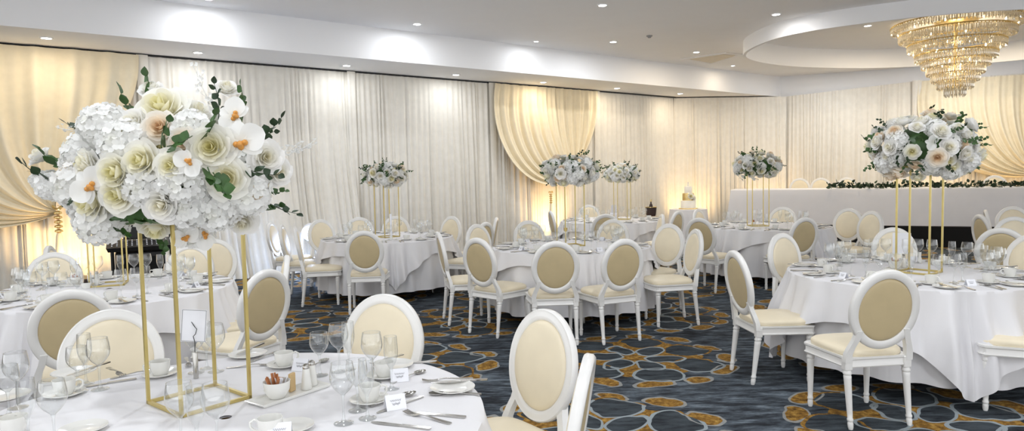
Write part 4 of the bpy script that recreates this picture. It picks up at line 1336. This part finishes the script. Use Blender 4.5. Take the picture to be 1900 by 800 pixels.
def knife_parts():
    hnd = strip(MB(), [(-0.11, 0.006, 0.0), (-0.105, 0.009, 0.0), (-0.06, 0.0085, 0.0), (-0.005, 0.0065, 0.0)], 0.005)
    bl = strip(MB(), [(-0.008, 0.004, 0.001), (0.0, 0.008, 0.001), (0.06, 0.0105, 0.001), (0.09, 0.009, 0.001), (0.108, 0.003, 0.001)], 0.0018)
    return hnd, bl


def fork_parts():
    hnd = strip(MB(), [(-0.105, 0.007, 0.0), (-0.098, 0.0095, 0.0), (-0.05, 0.007, 0.002), (0.0, 0.0035, 0.008), (0.03, 0.0035, 0.007)], 0.003)
    hd_ = strip(MB(), [(0.028, 0.004, 0.007), (0.038, 0.011, 0.004), (0.055, 0.0125, 0.002)], 0.002)
    for k in range(4):
        x = -0.0105 + 0.007 * k; rr = [[(x - 0.002, y, z), (x + 0.002, y, z), (x + 0.002, y, z + 0.002), (x - 0.002, y, z + 0.002)] for y, z in ((0.054, 0.002), (0.075, 0.003), (0.098, 0.009))]
        hd_.loft(rr)
    return hnd, hd_


def spoon_parts():
    hnd = strip(MB(), [(-0.1, 0.006, 0.0), (-0.092, 0.009, 0.0), (-0.05, 0.0065, 0.003), (0.0, 0.0035, 0.008), (0.042, 0.0035, 0.006)], 0.003)
    bw = MB(); rr = []
    for k, z in ((1.0, 0.009), (0.93, 0.005), (0.7, 0.002), (0.35, 0.0005), (0.03, 0.0)):
        rr.append([(0.02 * k * math.cos(2 * PI * i / 18), 0.067 + 0.03 * k * math.sin(2 * PI * i / 18), z) for i in range(18)])
    bw.loft(rr, caps=False)
    return hnd, bw


def cutlery(name, fn, a, b):
    def near():
        t = empty(name); h_, w_ = fn(); h_.build(a, M['steel'], t); w_.build(b, M['steel'], t); return t
    def far():
        h_, w_ = fn(); h_.add(w_.v, w_.f); return h_.build(name, M['steel'])
    return Proto(near), Proto(far)


g_knife, f_knife = cutlery('table_knife', knife_parts, 'handle', 'blade')
g_fork, f_fork = cutlery('dinner_fork', fork_parts, 'handle', 'tines')
g_spoon, f_spoon = cutlery('dessert_spoon', spoon_parts, 'handle', 'bowl')


def tent_card(wd=0.062, hgt=0.042, dp=0.022, name='place_card'):
    def mk():
        t = empty(name); mb = MB()
        for sg in (-1, 1):
            mb.loft([[(-wd / 2, sg * dp, 0), (wd / 2, sg * dp, 0), (wd / 2, sg * (dp - 0.001), 0), (-wd / 2, sg * (dp - 0.001), 0)],
                     [(-wd / 2, sg * 0.0008, hgt), (wd / 2, sg * 0.0008, hgt), (wd / 2, 0, hgt), (-wd / 2, 0, hgt)]])
        mb.build('folded_card', M['card'], t, smooth=False)
        mb = MB()
        for k in range(2):
            pts = []
            for i in range(22):
                x = -wd * 0.28 + wd * 0.56 * i / 21; v = 0.62 - 0.22 * k + 0.07 * math.sin(i * 1.9 + k) * (1 if i % 5 else 1.6)
                pts.append((x * (1 - 0.3 * k), -dp + (dp - 0.0008) * v - 0.0006, hgt * v))
            mb.tube(pts, 0.0004, 4)
        mb.build('handwriting', M['ink'], t)
        return t
    return mk


g_card = Proto(tent_card())


# ------------------------------------------------------------------ the nearest table, piece by piece
def on(px, py): return at(px, py, ZT)


def pg(proto, px, py, lab, cat, rz=0.0, scale=None, dz=0.0):
    p = on(px, py); return proto.put((p.x, p.y, ZT + dz), rz, lab, cat, None, scale)


NT_ = 'on the nearest table'
WG = [(g_wine, 186, 723, 'wine glass in front of the cream chair at left ' + NT_), (g_small, 146, 728, 'wine glass just left of the one before the cream chair ' + NT_), (g_flute, 160, 712, 'champagne flute behind the pair of wine glasses at the left chair'),
      (g_small, 17, 772, 'wine glass cut by the left edge of the picture, lower one'), (g_wine, 34, 757, 'tall wine glass near the left edge of the picture, upper one'), (g_flute, 54, 822, 'champagne flute in the front left corner beside the round wine glass'),
      (g_wine, 102, 826, 'round wine glass in the front left corner, right of the flute'),
      (g_wine, 337, 832, 'wine glass in the front, left of the three before the gold stand'), (g_flute, 367, 842, 'champagne flute in the middle of the three glasses before the gold stand'), (g_wine, 404, 836, 'wine glass in the front, right of the three before the gold stand'),
      (g_wine, 364, 692, 'wine glass behind the gold stand beside the metal card holder'), (g_wine, 401, 690, 'wine glass behind the gold stand, right of the card holder'), (g_flute, 384, 684, 'champagne flute between the two wine glasses behind the gold stand'),
      (g_small, 594, 697, 'small wine glass left of the cream chair at the back edge of the nearest table'), (g_wine, 630, 690, 'taller wine glass beside the small one at the back edge of the nearest table'), (g_flute, 648, 686, 'champagne flute just left of the cream chair at the back edge'),
      (g_wine, 638, 786, 'largest wine glass standing in front at the right half of the nearest table'), (g_wine, 692, 712, 'wine glass in front of the right cream chair, left one of its pair'), (g_flute, 727, 722, 'champagne flute in front of the right cream chair'),
      (g_flute, 682, 777, 'champagne flute right of the largest front wine glass'), (g_small, 664, 762, 'small wine glass crowded behind the largest front wine glass')]
for pr, px, py, lab in WG:
    pg(pr, px, py, lab, 'glass')
CUPS = [(298, 697, 'white coffee cup on a saucer behind the left post of the gold stand', 3.6, True), (502, 808, 'white coffee cup standing in the front centre, handle to the left', 3.2, False), (527, 680, 'white coffee cup on a saucer at the back edge, left of the tent card', 0.5, True),
        (686, 746, 'white coffee cup on a saucer behind the front right flute', 0.3, True), (120, 734, 'white coffee cup on a saucer at left behind the round wine glass', 0.4, True), (26, 805, 'white coffee cup at the left bottom edge of the nearest table', 2.0, False), (713, 700, 'white coffee cup on a saucer behind the upper place card', 2.2, True)]
for px, py, lab, rz, sau in CUPS:
    if sau:
        pg(g_saucer, px, py, lab.replace('white coffee cup on a saucer', 'white saucer under the cup'), 'saucer')
    pg(g_cup, px, py, lab, 'cup', rz, None, 0.005 if sau else 0.0)
pg(g_saucer, 541, 797, 'white saucer beside the front centre cup, mostly hidden', 'saucer')
pg(g_saucer, 155, 800, 'white saucer at the very bottom edge of the picture at left', 'saucer')
for px, py, lab in ((840, 724, 'white side plate with a knife at the right edge of the nearest table'), (460, 661, 'white side plate with a knife behind the right post of the gold stand'), (137, 695, 'white side plate at the far left of the nearest table'), (730, 681, 'white side plate before the right cream chair'), (8, 740, 'white side plate cut by the left edge of the picture')):
    pg(g_plate, px, py, lab, 'plate')


def cut(proto, x0, y0, x1, y1, lab, cat, dz=0.0, tilt=0.0):
    """Handle end at (x0, y0), tip towards (x1, y1)."""
    a = on(x0, y0); b = on(x1, y1); m_ = (a + b) / 2; rz = math.atan2(b.y - a.y, b.x - a.x) - PI / 2
    return proto.put((m_.x, m_.y, ZT + dz), rz, lab, cat)


cut(g_knife, 799, 797, 688, 784, 'steel knife lowest of the cutlery at the right front of the nearest table', 'knife')
cut(g_fork, 836, 787, 749, 766, 'steel fork lying crossed near the right front edge', 'fork')
cut(g_knife, 858, 775, 760, 766, 'steel knife above the crossed fork near the right front edge', 'knife')
cut(g_spoon, 887, 732, 800, 733, 'steel spoon in front of the right edge side plate', 'spoon')
cut(g_knife, 893, 712, 812, 717, 'steel knife resting across the right edge side plate', 'knife', 0.014)
cut(g_fork, 872, 703, 786, 709, 'steel fork behind the right edge side plate', 'fork')
cut(g_knife, 778, 739, 706, 765, 'steel knife lying under the lower place card', 'knife')
cut(g_spoon, 700, 752, 760, 735, 'steel spoon behind the lower place card', 'spoon', 0.004)
cut(g_spoon, 740, 707, 776, 694, 'steel spoon right of the upper place card', 'spoon')
cut(g_knife, 785, 673, 742, 676, 'steel knife right of the side plate before the right cream chair', 'knife')
cut(g_fork, 736, 668, 700, 681, 'steel fork on the side plate before the right cream chair', 'fork', 0.014)
cut(g_fork, 441, 682, 495, 678, 'steel fork lying right behind the gold stand', 'fork')
cut(g_knife, 488, 643, 440, 664, 'steel knife resting on the plate behind the right stand post', 'knife', 0.014)
cut(g_spoon, 478, 668, 510, 658, 'steel spoon right of the plate behind the stand', 'spoon')
cut(g_spoon, 240, 697, 268, 692, 'steel spoon left of the cup behind the left stand post', 'spoon')
cut(g_fork, 345, 664, 352, 684, 'steel fork near the card holder behind the stand', 'fork')
cut(g_knife, 225, 708, 167, 717, 'steel knife lying in front of the left cream chair', 'knife')
cut(g_fork, 202, 684, 227, 698, 'steel fork before the left cream chair', 'fork')
cut(g_spoon, 575, 686, 600, 672, 'steel spoon behind the salt shaker at the back edge', 'spoon')
cut(g_knife, 180, 686, 150, 696, 'steel knife on the far left side plate', 'knife', 0.014)
for px, py, rz, lab in ((733, 757, 0.45, 'folded white place card with handwriting, lower one at the right front'), (741, 706, 0.25, 'folded white place card behind the flute, upper one at right'), (560, 686, -0.3, 'folded white place card behind the condiment tray'), (520, 812, 0.2, 'folded white place card at the bottom edge before the front cup')):
    pg(g_card, px, py, lab, 'place card', rz, 1.15)


def tray_set(o, rz, where, scale=1.0):
    T = Matrix.Translation((o[0], o[1], 0)) @ rotz(rz)
    def w3(x, y, z=0): return T @ Vector((x, y, ZT + z))
    t = empty('condiment_tray', w3(0, 0), rz)
    L, W = 0.155, 0.055
    mb = MB(); rr = []
    for k, z in ((0.9, 0.0), (0.96, 0.004), (1.0, 0.012), (0.985, 0.013), (0.93, 0.006), (0.05, 0.006)):
        rr.append([(x * k if abs(x) < 1 else x, y * k, z) for x, y in ((-L, -W), (L, -W), (L, W), (-L, W))])
    mb.loft(rr); mb.build('tray_body', M['china'], t, smooth=False)
    tag(t, 'white rectangular condiment tray ' + where, 'tray')
    b = empty('sugar_bowl', w3(-0.055, 0, 0.007), rz)
    MB().lathe([(0.001, 0.002), (0.028, 0.0), (0.034, 0.006), (0.046, 0.03), (0.049, 0.062), (0.047, 0.062), (0.043, 0.032), (0.03, 0.01), (0.001, 0.008)], 32).build('bowl', M['china'], b)
    tag(b, 'white bowl filled with sugar sachets ' + where, 'bowl')
    rng = random.Random(int(o[0] * 1000) % 97)
    for k in range(14):
        a = rng.uniform(0, 6.28); r = rng.uniform(0.0, 0.026); ln = rng.uniform(0.055, 0.075); tl_ = 0.25 + r * 14
        brown = k < 8
        m_ = MB().box(-0.006, 0.006, -0.0012, 0.0012, 0, ln, bev=0.001).build('sugar_sachet', M['kraft' if brown else 'card'], smooth=False)
        m_.location = w3(-0.055 + r * 0.7 * math.cos(a) - (0.006 if brown else -0.008), r * 0.7 * math.sin(a), 0.024)
        m_.rotation_euler = (-math.sin(a) * tl_ * 0.8, math.cos(a) * tl_ * 0.8, rng.uniform(0, 3))
        tag(m_, ('slim brown sugar stick in the bowl ' if brown else 'slim white sugar stick in the bowl ') + where, 'sugar sachet', ('brown' if brown else 'white') + ' sugar sticks ' + where)
    k_ = MB().box(-0.016, 0.016, -0.006, 0.006, 0, 0.07, bev=0.002).build('sachet_packet', M['tan'], smooth=False); k_.location = w3(0.022, 0.012, 0.007); k_.rotation_euler = (0, 0, rz + 0.3)
    tag(k_, 'upright tan packet by the bowl ' + where, 'packet')
    for dx, dy, nm, lab in ((0.07, -0.012, 'salt_shaker', 'white tapered salt shaker '), (0.115, 0.01, 'pepper_shaker', 'white pepper shaker behind the salt ')):
        s = empty(nm, w3(dx, dy, 0.007), rz)
        MB().lathe([(0.001, 0.0), (0.02, 0.0), (0.021, 0.004), (0.013, 0.075), (0.012, 0.08)], 20).build('body', M['china'], s)
        MB().lathe([(0.0125, 0.079), (0.0135, 0.082), (0.012, 0.092), (0.006, 0.098), (0.001, 0.099)], 20).build('cap', M['steel'], s)
        tag(s, lab + where, 'shaker')


a = on(480, 752); b = on(590, 716); tray_set(((a.x + b.x) / 2, (a.y + b.y) / 2), math.atan2(b.y - a.y, b.x - a.x), 'beside the stand ' + NT_)
a = on(1640, 505); b = on(1700, 492); tray_set(((a.x + b.x) / 2 - 0.02, (a.y + b.y) / 2), math.atan2(b.y - a.y, b.x - a.x) , 'by the flower stand on the right table')
a = on(130, 532); b = on(172, 527); tray_set(((a.x + b.x) / 2, (a.y + b.y) / 2), 0.1, 'by the flower stand on the left table')

# table number holder with a tilted card
p = on(364, 702); h_ = empty('table_card_holder', (p.x, p.y, ZT))
MB().lathe([(0.001, 0), (0.010, 0), (0.010, 0.105), (0.008, 0.11), (0.001, 0.11)], 18).build('weighted_base', M['steel'], h_)
MB().tube([(0, 0, 0.11), (0.002, 0, 0.15), (-0.004, 0, 0.175), (0.006, 0, 0.185), (0.012, 0, 0.205), (0.004, 0, 0.215), (-0.008, 0, 0.235), (-0.014, 0, 0.25)], 0.0016, 6).build('wire_clip', M['black'], h_)
tag(h_, 'steel card holder with a black wire clip behind the gold stand', 'card holder')
cdo = empty('table_card', (p.x - 0.012, p.y + 0.012, ZT + 0.15))
MB().box(-0.048, 0.048, -0.0008, 0.0008, 0, 0.14).build('card_sheet', M['card'], cdo, smooth=False)
mb = MB()
for x0, x1, z0, z1 in ((-0.046, 0.046, 0.136, 0.138), (-0.046, 0.046, 0.002, 0.004), (-0.046, -0.044, 0.002, 0.138), (0.044, 0.046, 0.002, 0.138)): mb.box(x0, x1, -0.0014, -0.0007, z0, z1)
mb.build('printed_border', M['grey'], cdo, smooth=False)
cdo.rotation_euler = (0.15, 0.12, 0.25)
tag(cdo, 'upright white table card held by the wire clip', 'card')

# ------------------------------------------------------------------ place settings of the other tables
rng = random.Random(55)
SET = {'B': (10, 0.55, 3), 'A': (9, 0.1, 2), 'D': (9, 0.2, 3), 'E': (8, 0.4, 2), 'C': (9, 0.0, 2), 'R': (10, 0.32, 3), 'U': (8, 0.3, 1)}
SHORT = {'B': 'the left round table', 'A': 'the round table under the long white drapes', 'D': 'the middle round table', 'E': 'the small far round table', 'C': 'the round table before the head table', 'R': 'the large right round table', 'U': 'the table cut by the right edge'}
def far(proto, x, y, rz, what, cat, tb, dz=0.0, plural=None):
    proto.put((x, y, ZT + dz), rz, what + ' on ' + SHORT[tb], cat, (plural or what + 's') + ' on ' + SHORT[tb])


for tb, (n, a0, ng) in SET.items():
    c = TB[tb]
    for k in range(n):
        a = a0 + 2 * PI * k / n + rng.uniform(-0.04, 0.04)
        def P(r, t):                               # r from the centre, t to the sitter's right
            return c[0] + r * math.cos(a) - t * math.sin(a), c[1] + r * math.sin(a) + t * math.cos(a)
        inw = a + PI / 2                           # cutlery points to the middle
        x, y = P(0.76, -0.19); far(g_plate, x, y, a, 'white side plate', 'plate', tb)
        x, y = P(0.765, -0.19); far(f_knife, x, y, inw + rng.uniform(-0.2, 0.2), 'butter knife on a side plate', 'knife', tb, 0.014, 'butter knives')
        x, y = P(0.76, -0.075); far(f_fork, x, y, inw + rng.uniform(-0.06, 0.06), 'steel fork', 'fork', tb)
        x, y = P(0.76, 0.10); far(f_knife, x, y, inw + rng.uniform(-0.06, 0.06), 'steel table knife', 'knife', tb, 0, 'steel table knives')
        x, y = P(0.755, 0.135); far(f_spoon, x, y, inw + rng.uniform(-0.06, 0.06), 'steel spoon', 'spoon', tb)
        x, y = P(0.60, 0.20); far(g_saucer, x, y, a, 'white saucer', 'saucer', tb); far(f_cup, x, y, rng.uniform(0, 6.28), 'white coffee cup', 'cup', tb, 0.005, 'coffee cups')
        x, y = P(0.57, -0.02); far(f_wine, x, y, 0, 'stemmed wine glass', 'glass', tb, 0, 'wine glasses')
        if ng > 1:
            x, y = P(0.52, 0.07); far(f_flute, x, y, 0, 'slim champagne flute', 'glass', tb)
        if ng > 2:
            x, y = P(0.56, -0.12); far(f_wine, x, y, 0, 'stemmed wine glass', 'glass', tb, 0, 'wine glasses')
        if tb in 'RDB' and k % 2:
            x, y = P(0.68, 0.02); g_card.put((x, y, ZT), a + PI / 2, 'folded white place card on ' + SHORT[tb], 'place card', 'place cards on ' + SHORT[tb])


# folded napkins standing on the far table, candle, centre jars
def napkin(px, py, tb, lab, cat='napkin', s=1.0):
    p = on(px, py); t = empty('folded_napkin', (p.x, p.y, ZT)); mb = MB()
    def fn(u, v):
        a = (u - 0.5) * 4.2; r = 0.045 * (1 - 0.35 * v) + 0.006 * math.sin(u * 40)
        return (r * math.sin(a), -r * math.cos(a) * 0.8 + 0.02 * v, 0.2 * v - 0.05 * abs(u - 0.5) * v)
    mb.grid(fn, 40, 8); mb.build('pleated_cloth', M['cloth'], t)
    mb = MB(); mb.lathe([(0.05, 0.05), (0.052, 0.055), (0.052, 0.075), (0.05, 0.08)], 20, caps=False); mb.build('band', M['card'], t)
    t.scale = (s, s, s); return tag(t, lab, cat)


napkin(1139, 405, 'E', 'white napkin folded upright on the small far table', s=1.25)
p = on(726, 444); cn_ = empty('candle', (p.x, p.y, ZT))
MB().lathe([(0.001, 0), (0.045, 0), (0.045, 0.008), (0.02, 0.012), (0.016, 0.05), (0.022, 0.055), (0.001, 0.055)], 20).build('holder', M['china'], cn_)
MB().lathe([(0.001, 0.05), (0.015, 0.05), (0.015, 0.33), (0.012, 0.335), (0.001, 0.335)], 16).build('wax', M['card'], cn_)
MB().tube([(0, 0, 0.33), (0.001, 0, 0.347)], 0.0015, 5).build('wick', M['black'], cn_)
tag(cn_, 'tall white candle on the table under the white drapes', 'candle')
p = on(1050, 455); cn_ = empty('candle_holder', (p.x, p.y, ZT))
MB().lathe([(0.001, 0), (0.04, 0), (0.04, 0.006), (0.008, 0.012), (0.006, 0.15), (0.02, 0.17), (0.022, 0.2), (0.018, 0.2)], 18).build('stem', M['brass'], cn_)
MB().lathe([(0.02, 0.19), (0.032, 0.22), (0.03, 0.29)], 18, caps=False).build('glass_cup', M['glass'], cn_)
tag(cn_, 'slim brass candle holder with glass cup on the middle table', 'candle holder')


def jar(px, py, lab, mk='dark_brown', s=1.0):
    p = on(px, py); t = empty('sachet_pot', (p.x, p.y, ZT))
    MB().lathe([(0.001, 0.0), (0.03, 0.0), (0.04, 0.05), (0.038, 0.05), (0.028, 0.005)], 20).build('pot', M['china'], t)
    mb = MB()
    for k in range(9):
        a = k * 0.7; mb.box(-0.012, 0.012, -0.0015, 0.0015, 0, 0.06, T=Matrix.Translation((0.017 * math.cos(a), 0.017 * math.sin(a), 0.02)) @ rotz(a + 1.57) @ Matrix.Rotation(-0.25, 4, 'X'))
    mb.build('wrapped_sachet', M[mk], t, smooth=False); t.scale = (s, s, s)
    return tag(t, lab, 'pot')


jar(1737, 492, 'small pot of dark wrapped sachets behind the flower stand on the right table')
jar(160, 535, 'small pot of dark wrapped sachets on the left table', s=0.9)
jar(1398, 418, 'small pot of sachets beside the flower stand on the table before the head table', 'kraft')

p = on(1702, 478); mn = empty('menu_card', (p.x, p.y + 0.25, ZT))
MB().box(-0.075, 0.075, -0.001, 0.001, 0.004, 0.2, bev=0.0005).build('card_sheet', M['card'], mn, smooth=False)
MB().box(-0.03, 0.03, -0.015, 0.015, 0, 0.012, bev=0.003).build('foot', M['china'], mn, smooth=False)
mn.rotation_euler = (0, 0, -0.5)
tag(mn, 'white upright card behind the gold stand on the large right table', 'card')
p = on(1702, 487); ml = empty('pepper_mill', (p.x + 0.02, p.y, ZT))
MB().lathe([(0.001, 0), (0.018, 0), (0.018, 0.02), (0.011, 0.05), (0.013, 0.09), (0.001, 0.09)], 18).build('body', M['china'], ml)
MB().lathe([(0.012, 0.09), (0.013, 0.105), (0.006, 0.12), (0.001, 0.128)], 16).build('cap', M['black'], ml)
tag(ml, 'slim white mill with a black tip by the stand on the right table', 'pepper mill')

# ------------------------------------------------------------------ cake, music gear and other pieces at the back
p = at(1277, 388, 0.74); ct = empty('cake_table', (p.x, p.y, 0))
MB().lathe([(0.001, 0.735), (0.40, 0.735), (0.40, 0.715), (0.001, 0.715)], 32).build('tabletop', M['wall'], ct)
mb = MB(); rr = []
for v in range(7):
    z = 0.742 - 0.70 * v / 6; rr.append([((0.405 + 0.05 * v / 6 + 0.03 * v / 6 * math.sin(i * 2 * PI / 96 * 14)) * math.cos(i * 2 * PI / 96), (0.405 + 0.05 * v / 6 + 0.03 * v / 6 * math.sin(i * 2 * PI / 96 * 14)) * math.sin(i * 2 * PI / 96), z) for i in range(96)])
rr.insert(0, [(0.01 * math.cos(i * 2 * PI / 96), 0.01 * math.sin(i * 2 * PI / 96), 0.742) for i in range(96)])
mb.loft(rr, caps=False)
tcl = mb.build('tablecloth', M['cloth'], angle=60); tcl.location = (p.x, p.y, 0)
tag(tcl, 'white pleated cloth of the small cake table in the corner', 'tablecloth')
for k in range(3):
    a = k * 2.1; MB().tube([(0.28 * math.cos(a), 0.28 * math.sin(a), 0), (0.2 * math.cos(a), 0.2 * math.sin(a), 0.715)], 0.015, 8).build('leg', M['steel'], ct)
tag(ct, 'small round cake table in the warm lit corner', 'table')
ck = empty('wedding_cake', (p.x, p.y, 0.742)); zz = 0.0
for nm, r, hh, mk in (('cake_board', 0.21, 0.02, 'brass'), ('bottom_tier', 0.165, 0.17, 'silver_cloth'), ('middle_tier', 0.125, 0.16, 'brass'), ('top_tier', 0.085, 0.15, 'silver_cloth')):
    MB().lathe([(0.001, zz), (r, zz), (r, zz + hh - 0.012), (r - 0.012, zz + hh), (0.001, zz + hh)], 32).build(nm, M[mk], ck); zz += hh
put('sugar_rose', ROSES[0], ck, Vector((0.02, -0.12, 0.28)), (0.2, -1, 0.3), 1.2); put('sugar_rose', ROSES[1], ck, Vector((0.09, -0.09, 0.24)), (0.6, -1, 0.3), 1.0)
MB().lathe([(0.012, zz), (0.02, zz + 0.03), (0.008, zz + 0.06), (0.018, zz + 0.085), (0.001, zz + 0.1)], 12).build('cake_topper', M['china'], ck)
tag(ck, 'tiered white wedding cake with a gold middle tier in the far corner', 'cake')


def bottle(px, py, zsup, lab, mk='dark_brown', s=1.0):
    p = at(px, py, zsup); t = empty('bottle', (p.x, p.y, zsup))
    MB().lathe([(0.001, 0), (0.036, 0), (0.037, 0.004), (0.037, 0.17), (0.03, 0.2), (0.014, 0.225), (0.013, 0.28)], 18).build('body', M[mk], t)
    MB().lathe([(0.0145, 0.26), (0.0145, 0.305), (0.001, 0.306)], 14).build('cap', M['brass'], t); t.scale = (s, s, s)
    return tag(t, lab, 'bottle')


p = on(1208, 401); bk = empty('ice_bucket', (p.x, p.y, ZT))
MB().lathe([(0.001, 0), (0.075, 0), (0.085, 0.01), (0.10, 0.16), (0.107, 0.165), (0.103, 0.168), (0.09, 0.03), (0.001, 0.02)], 28).build('pail', M['dark_brown'], bk)
mb = MB(); mb.tube([(0.104 * math.cos(2 * PI * i / 28), 0.104 * math.sin(2 * PI * i / 28), 0.167) for i in range(28)], 0.006, 6, closed=True); mb.build('rim', M['brass'], bk)
tag(bk, 'dark bucket with a brass rim on the small far table', 'bucket')
p = on(1206, 400); b_ = bottle(1208, 401, ZT + 0.02, 'dark bottle standing in the bucket on the small far table', s=0.95); b_.location.x = bk.location.x; b_.location.y = bk.location.y

# music gear behind the left table
g0 = at(262, 545, 0.0); dg = 8.6
gp = pix(262, 500, (0, 8.6, 0.5)); gx, gy = gp.x, gp.y
gz = math.atan2(-gy, -gx) + PI / 2
sp_ = empty('speaker_cabinet', (gx, gy, 0), gz)
MB().box(-0.27, 0.27, -0.22, 0.22, 0.0, 0.72, bev=0.012).build('cabinet', M['black'], sp_, smooth=False)
MB().box(-0.24, 0.24, -0.235, -0.221, 0.05, 0.66, bev=0.006).build('grille', M['blackcloth'], sp_, smooth=False)
mb = MB(); mb.box(-0.06, 0.06, -0.01, 0.01, 0.721, 0.735); mb.build('carry_handle', M['grey'], sp_, smooth=False)
tag(sp_, 'black loudspeaker cabinet under the mixing desk behind the left table', 'speaker')
mx = empty('mixing_desk', (gx, gy, 0.738), gz)
MB().loft([[(-0.34, -0.25, 0.0), (0.34, -0.25, 0.0), (0.34, 0.22, 0.0), (-0.34, 0.22, 0.0)], [(-0.36, -0.27, 0.05), (0.36, -0.27, 0.05), (0.36, 0.22, 0.12), (-0.36, 0.22, 0.12)]]).build('desk_body', M['black'], mx, smooth=False)
mb = MB()
for i in range(12):
    for j in range(4):
        mb.lathe([(0.008, 0), (0.007, 0.010), (0.001, 0.011)], 8, T=Matrix.Translation((-0.3 + i * 0.054, -0.18 + j * 0.09, 0.065 + j * 0.0135)))
kn = mb.build('control_knob', M['card'], mx); kn['kind'] = 'stuff'
mb = MB(); mb.box(-0.18, 0.22, 0.1, 0.14, 0.12, 0.30, bev=0.01); mb.build('screen', M['black'], mx, smooth=False)
mb = MB(); mb.tube([(-0.3, 0.1, 0.1), (-0.32, 0.1, 0.25), (-0.22, 0.08, 0.33), (-0.1, 0.02, 0.32)], 0.006, 6); mb.build('gooseneck_lamp', M['brass'], mx)
tag(mx, 'black mixing desk with white knobs behind the left table', 'mixing desk')
for i, (px, mk, lab) in enumerate(((210, 'black', 'black vertical pole left of the mixing desk'), (222, 'brass', 'gold vertical pole left of the mixing desk'), (318, 'black', 'thin black stand pole right of the mixing desk'), (352, 'black', 'second thin black stand pole right of the mixing desk'))):
    g = pix(px, 500, (0, 8.7, 0.5)); t = empty('stand_pole', (g.x, g.y, 0))
    MB().lathe([(0.14, 0.0), (0.14, 0.012), (0.03, 0.02), (0.001, 0.02)], 20).build('foot_plate', M['black'], t)
    MB().tube([(0, 0, 0.015), (0, 0, 1.22)], 0.022 if i < 2 else 0.012, 10).build('pole', M[mk], t)
    MB().lathe([(0.03, 1.2), (0.03, 1.25), (0.01, 1.27)], 12).build('clamp', M['black'], t)
    tag(t, lab, 'stand')

# lit lamp beside the white-drape table, cool light on the floor
g = pix(578, 470, (0, 11.0, 0.5)); lt = empty('moving_head_light', (g.x, g.y, 0))
MB().box(-0.16, 0.16, -0.14, 0.14, 0.0, 0.09, bev=0.02).build('base', M['card'], lt)
mb = MB(); mb.tube([(-0.15, 0, 0.09), (-0.16, 0, 0.5), (-0.14, 0, 0.72)], 0.03, 8); mb.tube([(0.15, 0, 0.09), (0.16, 0, 0.5), (0.14, 0, 0.72)], 0.03, 8); mb.build('yoke', M['card'], lt)
MB().sphere(0.15, 20, 12, T=Matrix.Translation((0, 0, 0.72)), sc=(0.9, 1, 1)).build('lamp_head', M['card'], lt)
MB().lathe([(0.001, 0), (0.10, 0), (0.105, -0.01)], 24, T=Matrix.Translation((0, 0.0, 0.72)) @ Matrix.Rotation(PI / 2, 4, 'X') @ Matrix.Translation((0, 0, 0.15))).build('lens', M['blue_lamp'], lt)
tag(lt, 'white stage lamp shining blue beside the left chairs of the white-drape table', 'stage light')
lamp('stage_lamp', 'POINT', (g.x + 0.1, g.y - 0.25, 0.6), 16, (0.45, 0.62, 1.0), 0.1)
